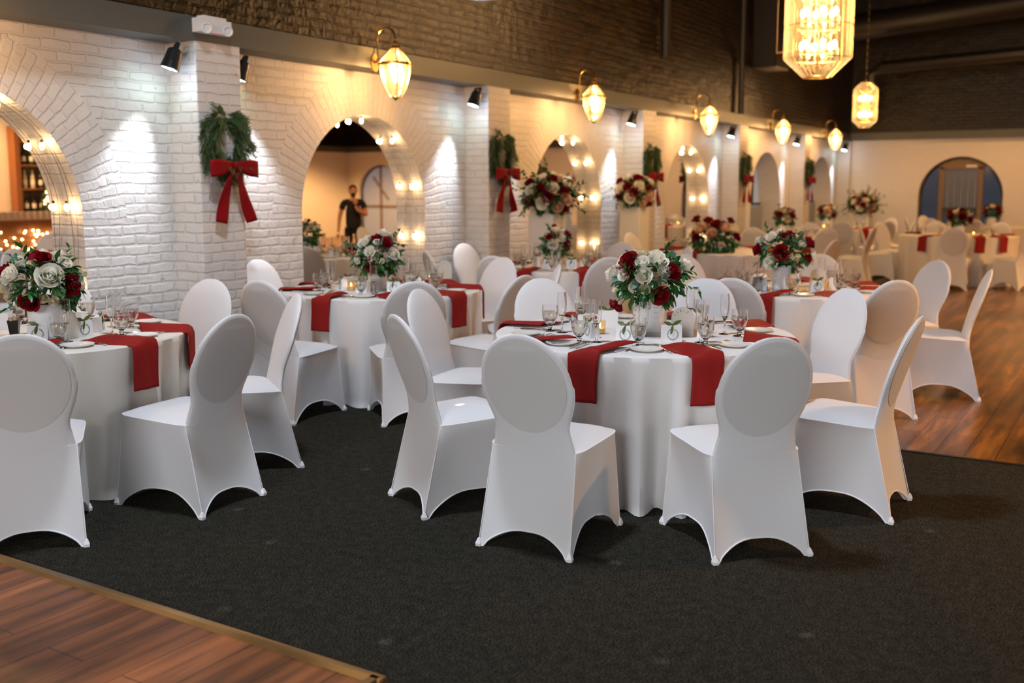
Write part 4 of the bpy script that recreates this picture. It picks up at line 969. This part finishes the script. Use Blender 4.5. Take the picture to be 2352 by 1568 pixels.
S2 = spec(868, 623, 306, [('w', 840, 572, .08), ('w', 882, 554, .09), ('w', 853, 590, .075), ('r', 886, 573, .085), ('r', 855, 622, .075), ('r', 822, 581, .055), ('w', 901, 594, .085), ('w', 868, 571, .06), ('w', 826, 605, .06), ('c', 878, 608, .04), ('c', 830, 590, .045)])
bouquet('loose bouquet of white roses and green leaves on the second left table', (v2.x, v2.y, .765), f2, S2, 11, vase_r=.075, vase_h=.15, zc=.25, nfill=8, leafn=80)
disc(v2, 'round mirror disc under the vase of the second left table')
v3 = onz(1797, 668, .76); f3 = facing(v3)
S3 = spec(1800, 608, 306, [('r', 1745, 572, .08), ('r', 1795, 575, .10), ('r', 1853, 558, .085), ('r', 1848, 588, .075), ('r', 1803, 540, .06), ('w', 1776, 594, .10), ('w', 1774, 545, .08), ('c', 1815, 586, .05), ('c', 1828, 583, .05), ('c', 1825, 593, .04), ('w', 1861, 586, .08), ('w', 1836, 558, .06), ('c', 1782, 559, .045), ('w', 1748, 552, .07)])
bouquet('bouquet of burgundy and white roses on the dance floor table', (v3.x, v3.y, .765), f3, S3, 15, vase_r=.08, nfill=10, leafn=60)
disc(v3, 'round mirror disc under the vase of the dance floor table')
v4 = onz(1277, 613, .76); f4 = facing(v4)
S4 = spec(1277, 573, 238, [('r', 1263, 548, .07), ('r', 1300, 542, .08), ('r', 1299, 562, .075), ('w', 1271, 563, .09), ('w', 1290, 550, .07), ('w', 1275, 532, .07), ('r', 1272, 523, .05)])
bouquet('small rose bouquet in white vase before the first tall pedestal', (v4.x, v4.y, .76), f4, S4, 18, vase_r=.065, vase_h=.16, zc=.23, Rx=.13, Rz=.11, nfill=8)
bouquet('yellowish rose bouquet of the grey window table', (-4.93, 16.3, .76), facing((-4.93, 16.3)), [('r', -.08, .33, .1), ('r', .1, .32, .1), ('c', .03, .27, .11), ('c', -.02, .38, .09)], 21, kinds='rrpc', nfill=14)
bouquet('rose bouquet of the far corner table', (-5.2, 19.9, .76), facing((-5.2, 19.9)), [('r', -.1, .30, .1), ('p', .02, .30, .1), ('r', .1, .25, .09)], 22, kinds='rppw', nfill=14)
v8 = Vector((-2.57, 17.9, 0)); bouquet('dark bouquet with pale yellow roses on the far door table', (v8.x, v8.y, .76), facing(v8), [('r', -.12, .30, .1), ('c', -.06, .36, .09), ('r', .04, .30, .12), ('c', .11, .33, .08), ('r', .14, .26, .1), ('c', -.13, .2, .08)], 23, kinds='rrrc', nfill=14, Rx=.19)
v9 = Vector((-2.62, 22.4, 0)); bouquet('dark bouquet right of the far arched door frame, on the rearmost table', (v9.x, v9.y, .76), facing(v9), [('r', -.1, .3, .1), ('c', 0, .38, .1), ('r', .1, .3, .12)], 24, kinds='rrrc', nfill=12, Rx=.17)
# trailing arrangement on T5: wide, peach, greens hanging down the cloth
v5 = Vector((-4.35, 11.62, 0)); bouquet('wide arrangement of peach and dark red flowers trailing greenery over the table edge', (v5.x, v5.y, .76), facing(v5), [('r', -.21, .38, .10), ('r', -.08, .37, .10), ('r', .02, .32, .13), ('r', .17, .37, .09), ('p', -.16, .26, .14), ('p', .10, .28, .13), ('c', .20, .27, .13), ('p', -.03, .22, .13), ('r', -.2, .18, .1), ('r', .24, .19, .1)], 25, vase_r=.11, vase_h=.08, zc=.14, Rx=.26, Rz=.20, kinds='prpc', nfill=16, group='large floral arrangements', leafn=110, droop=.8)
# tall pedestals
def pedestal(px, y, x_, w, h, lab, bl, seed, Rx=.30, loc=None):
    t = thing('flower_pedestal', lab, 'pedestal', loc, 0.0, 'tall white pedestals by the wall')
    b = MB(); b.box((0, 0, h / 2), (w, w, h)); o = B(b, 'column', M['pedestal'], t, smooth=0); bv = o.modifiers.new('b', 'BEVEL'); bv.width = .006
    b = MB(); b.box((0, 0, .02), (w + .02, w + .02, .04)); B(b, 'base', M['pedestal'], t, smooth=0)
    f = facing(loc); ns = 30 if Rx > .28 else 12
    sp_ = [('r', -.19, .33, .10), ('r', .04, .36, .12), ('w', -.17, .24, .13), ('w', .05, .27, .13), ('r', -.09, .26, .11), ('r', .17, .24, .10), ('p', .18, .15, .14), ('r', .0, .19, .12), ('w', -.06, .12, .13), ('r', -.19, .15, .10), ('p', .10, .08, .12), ('r', .17, .07, .10), ('w', -.16, .05, .08), ('w', .20, .32, .09), ('w', -.10, .37, .09)]
    bouquet(bl, (loc[0], loc[1], h), f, sp_, seed, vase_r=.10, vase_h=.05, zc=.19, Rx=Rx, Rz=.21, kinds='wrpw', nfill=10, group='large floral arrangements', leafn=150, droop=.4, sprigs=ns)
pedestal(1258, 0, 0, .31, 1.24, 'nearer tall white pedestal standing right of the second wreath', 'huge burgundy, white and peach bouquet on the nearer tall pedestal', 31, loc=(-5.74, 10.06, 0))
pedestal(1454, 0, 0, .30, 1.27, 'farther tall white pedestal, left of the third wreath pillar', 'large peach and red bouquet on the farther tall pedestal, eucalyptus on its left', 32, loc=(-5.88, 12.66, 0), Rx=.235)
pedestal(1982, 0, 0, .34, .96, 'white pedestal in the far corner beside the far wall', 'loose green and cream bouquet on the pedestal in the far corner', 33, loc=(-5.35, 23.4, 0), Rx=.32)
# table cards and small things
def at_px(px, py, h=.76): p = onz(px, py, h); return p
p = at_px(1567, 772); card(p, 'beige arched TABLE card on the front centre table, behind a favour box', facing(p) - .1)
p = at_px(152, 779); card(p, 'beige arched TABLE card leaning by the vase of the front left table', facing(p) + .1)
p = at_px(1878, 660); card(p, 'beige arched TABLE card on the dance floor table', facing(p))
p = at_px(1022, 640); card(p, 'beige arched TABLE card on the second left table', facing(p))
t = thing('snack_cup', 'black tapered cup of pale popcorn on the front left table', 'cup', tuple(at_px(34, 772) + Vector((0, 0, .0005))))
b = MB(); b.lathe([(.026, 0), (.040, .085)], 4); B(b, 'cup', M['blackm'], t, smooth=0)
b = MB()
for k in range(24): a = R.uniform(0, 6.28); q = R.uniform(0, .030); b.ell((q * cos(a), q * sin(a), .084 + R.uniform(0, .012)), .009, 6)
B(b, 'popcorn', M['crose'], t)['kind'] = 'stuff'
for i, (px, py, lab) in enumerate(((1745, 668, 'small white folded card left of the vase on the dance floor table'), (690, 600, None))):
    if lab:
        b = MB(); b.box((0, 0, .05), (.10, .003, .10)); b.box((0, .02, .048), (.10, .003, .10), Matrix.Rotation(.3, 3, 'X')); p = at_px(px, py); tag(B(b, 'folded_card', M['box'], None, (p.x, p.y, .762), facing(p) + .2, smooth=0), lab, 'card')
# candles / votives
vb = MB(); vb.lathe([(.028, 0), (.032, .07), (.030, .07), (.027, .005)], 14, cap=False); vot = vb.mesh('votive_glass', M['lglass'], 40)
vc = MB(); vc.lathe([(.0001, .006), (.024, .006), (.024, .03), (.0001, .03)], 10); vcm = vc.mesh('candle', M['crose'], 30)
vf = MB(); vf.ell((0, 0, .045), (.005, .005, .012), 6); vfm = vf.mesh('flame', M['fairy'], 30)
kk = 0
for cc, ph in ((C1, T1P), (C0, T0P), (C2, T2P), (C3, T3P), (C4, T4P), (C8, T8P), (C6, T6P), (C7, T7P)):
    base = atan2(-cc[1], -cc[0])
    for q, side in ((-1.25, 'left'), (1.25, 'right')):
        a = base + q; t = thing('votive_candle', 'small glowing votive candle %s of the flowers on the %s' % (side, ph), 'candle', (cc[0] + .24 * cos(a), cc[1] + .24 * sin(a), .7605), 0, 'votive candles beside the vases')
        obj('votive_glass', vot, t); obj('candle', vcm, t); obj('flame', vfm, t)

# ------------------------------------------------------------------ wreaths with bows
def wreath():
    t = thing('christmas_wreath', '', 'wreath', group='cedar wreaths on the pillars'); rr = random.Random(4)
    b = MB(); Rm = .15
    b.tube([(.02, Rm * cos(2 * pi * k / 24), Rm * 1.15 * sin(2 * pi * k / 24)) for k in range(24)], .022, 6, closed=True)
    for k in range(430):
        a = 2 * pi * k / 430 + rr.uniform(-.08, .08); q_ = rr.uniform(-1, 1); rad_ = Rm + q_ * .055
        p = Vector((rr.uniform(.005, .075) * (1.1 - abs(q_)), rad_ * cos(a), rad_ * 1.15 * sin(a)))
        tang = Vector((0, -sin(a), cos(a))) * (-1 if cos(a) > 0 else 1)
        out = (tang * rr.uniform(.5, 1.0) + Vector((rr.uniform(.1, .6), cos(a) * max(0, q_) * 1.2, sin(a) * max(0, q_) * 1.1)) + Vector((0, rr.uniform(-.35, .35), -.15 + rr.uniform(-.3, .3)))).normalized(); L_ = rr.uniform(.06, .12)
        def at(s_): return p + out * (L_ * s_) + Vector((0, 0, -.22 * L_ * s_ * s_))
        b.tube([at(0), at(.35), at(.7), at(1)], .0016, 3)
        for s_ in range(1, 8):
            pp = at(s_ / 7.5)
            for e in (-1, 1):
                sd = out.cross(Vector((1, 0, 0))).normalized() * e; b.leaf(pp, out + sd * .65 + Vector((.3 * rr.uniform(-1, 1), 0, 0)), (1, 0, 0), .030, .0065, bend=.1)
    B(b, 'cedar_ring', M['cedar'], t)
    b = MB()
    def loop(s):
        def P(u, v):
            a = 2 * pi * u; x = .118 - .118 * cos(a); k = x / .236; z = .030 * sin(a) * k ** .6
            w = .022 + .040 * min(1, k * 1.5)
            return (.090 + z + .012, s * x, -.165 + (v - .5) * 2 * w - .028 * k)
        b.grid(P, 28, 5)
    loop(1); loop(-1); b.ell((.108, 0, -.165), (.024, .026, .030), 10); B(b, 'bow', M['velvet'], t).modifiers.new('s', 'SOLIDIFY').thickness = .002
    for s, ex in ((-1, .10), (1, .19)):
        b = MB()
        def P(u, v, s=s, ex=ex):
            w = .020 + .028 * min(1, v * 2.2); y = s * (.012 + ex * v ** .9); z = -.175 - .42 * v; return (.085 - .035 * v + .014 * sin(v * 6 + u * 2), y + (u - .5) * 2 * w, z + (u - .5) * 2 * w * .22 * s)
        b.grid(P, 5, 16); B(b, 'ribbon_tail', M['velvet'], t).modifiers.new('s', 'SOLIDIFY').thickness = .002
    return t
wr = wreath(); index(wr)
wlab = ['cedar wreath with red velvet bow on the first pillar, nearest and largest', 'cedar wreath with red bow on the pillar right of the mirrored man', 'cedar wreath with red bow beside the farther tall pedestal', 'cedar wreath with red bow just left of the nearer grey window', 'smallest cedar wreath with red bow, on the pillar before the last grey window']
for i in range(5):
    o = wr if i == 0 else dup(wr, (0, 0, 0)); o.location = (XB + .012, PIL[i] + (.0 if i else .02), 1.86 if i < 1 else 1.86); o['label'] = wlab[i]
    if i: o.rotation_euler = (0, 0, 0)

# ------------------------------------------------------------------ the man (his body stands outside the frame; the mirror shows him)
def man(loc, rz, sc):
    t = thing('person', 'bearded man in black t-shirt with one hand at his chin, seen in the mirror', 'person', loc, rz); t.scale = (sc, sc, sc)
    def skin(name, m_, verts, edges, rads, root=0, sub=2):
        me = bpy.data.meshes.new(name); bm = bmesh.new(); ly = bm.verts.layers.skin.verify(); vs = []
        for i, (p, r) in enumerate(zip(verts, rads)):
            v = bm.verts.new(p); v[ly].radius = r if isinstance(r, tuple) else (r, r); v[ly].use_root = (i == root); vs.append(v)
        for a, e in edges: bm.edges.new((vs[a], vs[e]))
        bm.to_mesh(me); bm.free(); me.materials.append(m_); o = obj(name, me, t)
        s = o.modifiers.new('skin', 'SKIN'); s.use_smooth_shade = True; q = o.modifiers.new('sub', 'SUBSURF'); q.levels = sub; q.render_levels = sub; return o
    # faces -Y; his left is +X
    V = [(0, 0, .95), (0, .01, 1.12), (0, .0, 1.30), (0, .0, 1.43), (0, -.005, 1.50), (0, -.015, 1.56),
         (.19, .01, 1.42), (.27, .03, 1.15), (.30, -.02, .90), (.31, -.04, .83),
         (-.19, .01, 1.42), (-.26, -.06, 1.17), (-.07, -.24, 1.28), (-.03, -.22, 1.38),
         (.10, 0, .88), (.11, -.01, .50), (.12, .02, .10), (.13, -.10, .04), (-.10, 0, .88), (-.13, -.01, .50), (-.15, .02, .10), (-.17, -.10, .04)]
    E = [(0, 1), (1, 2), (2, 3), (3, 4), (4, 5), (3, 6), (6, 7), (7, 8), (8, 9), (3, 10), (10, 11), (11, 12), (12, 13), (0, 14), (14, 15), (15, 16), (16, 17), (0, 18), (18, 19), (19, 20), (20, 21)]
    Rr = [(.10, .08), (.12, .09), (.145, .10), (.10, .075), (.055, .055), (.05, .05), .062, .045, .032, .03, .062, .045, .032, .028, .055, .045, .03, .028, .055, .045, .03, .028]
    skin('body', M['skin'], V, E, Rr)
    b = MB(); b.ell((0, -.02, 1.655), (.078, .095, .118), 20); b.ell((0, -.035, 1.60), (.060, .075, .07), 16); b.ell((0, -.118, 1.64), (.013, .018, .022), 8); b.ell((.08, -.01, 1.645), (.012, .02, .03), 8); b.ell((-.08, -.01, 1.645), (.012, .02, .03), 8); B(b, 'head', M['skin'], t)
    b = MB()
    for s in (-1, 1): b.ell((s * .03, -.103, 1.668), (.013, .009, .007), 8)
    B(b, 'eyes', M['ink'], t)
    b = MB(); b.ell((0, .0, 1.70), (.084, .10, .085), 18); b.ell((0, .03, 1.665), (.083, .075, .09), 16); B(b, 'hair', M['hair'], t)
    b = MB(); b.ell((0, -.062, 1.578), (.055, .062, .045), 14); b.ell((0, -.106, 1.615), (.03, .012, .008), 8); B(b, 'beard', M['hair'], t)
    skin('t_shirt', M['tee'], [(0, 0, .82), V[1], V[2], (0, 0, 1.43), (.185, .01, 1.425), (.235, .02, 1.27), (-.185, .01, 1.425), (-.225, -.025, 1.28)], [(0, 1), (1, 2), (2, 3), (3, 4), (4, 5), (3, 6), (6, 7)], [(.185, .14), (.165, .125), (.168, .12), (.10, .088), .078, .068, .078, .068])
    skin('trousers', M['jeans'], [(0, 0, .97), (.10, 0, .86), (.11, -.01, .50), (.12, .02, .09), (-.10, 0, .86), (-.13, -.01, .50), (-.15, .02, .09)], [(0, 1), (1, 2), (2, 3), (0, 4), (4, 5), (5, 6)], [(.15, .115), .105, .078, .062, .105, .078, .062])
    for s, n_ in ((.125, 'shoe'), (-.16, 'shoe')):
        b = MB(); b.ell((s, -.06, .045), (.05, .13, .045), 14); B(b, n_, M['shoe'], t)
    def fingers(base, d, nrm, curl, side):
        d = Vector(d).normalized(); nrm = Vector(nrm).normalized(); sd = d.cross(nrm).normalized(); base = Vector(base)
        o = MB(); o.ell(base + d * .03, (.036, .036, .040), 12); B(o, 'palm', M['skin'], t)
        for k, L_ in enumerate((.070, .080, .075, .058)):
            p0 = base + d * .055 + sd * (.017 * (k - 1.5)); b = MB(); pts = [p0]; dd = d.copy()
            for s in range(3): dd = (dd + nrm * curl).normalized(); pts.append(pts[-1] + dd * (L_ / 3))
            b.tube(pts, [.0095, .009, .008, .006], 8); B(b, 'finger', M['skin'], t)
        b = MB(); p0 = base + sd * side * .03 + d * .01; b.tube([p0, p0 + sd * side * .02 + d * .03, p0 + sd * side * .018 + d * .055 + nrm * .01], [.011, .010, .007], 8); B(b, 'thumb', M['skin'], t)
    fingers((.31, -.045, .80), (0, -.15, -1), (-.6, -.6, 0), .35, -1)
    fingers((-.03, -.215, 1.40), (.15, .15, 1), (.0, 1, .1), .55, 1)
    return t
man((-.93, 14.1, 0), math.atan2(-.72, -.69) + pi / 2, .885)

# small flecks of light on the carpet, each from an added unseen pin spot
for px, py in ((620, 1245), (840, 1077), (1415, 1292), (930, 1296), (515, 1400), (885, 1473), (1855, 1458), (2135, 1218), (1520, 1518), (545, 1170), (935, 1168), (110, 1137)):
    q = onz(px, py, 0.0); src = q + Vector((.9, 1.5, 3.0)); light('SPOT', 'fleck_spot', src, 300, (.85, .93, 1.0), q, size=.003, spot_size=radians(1.0), spot_blend=.8)
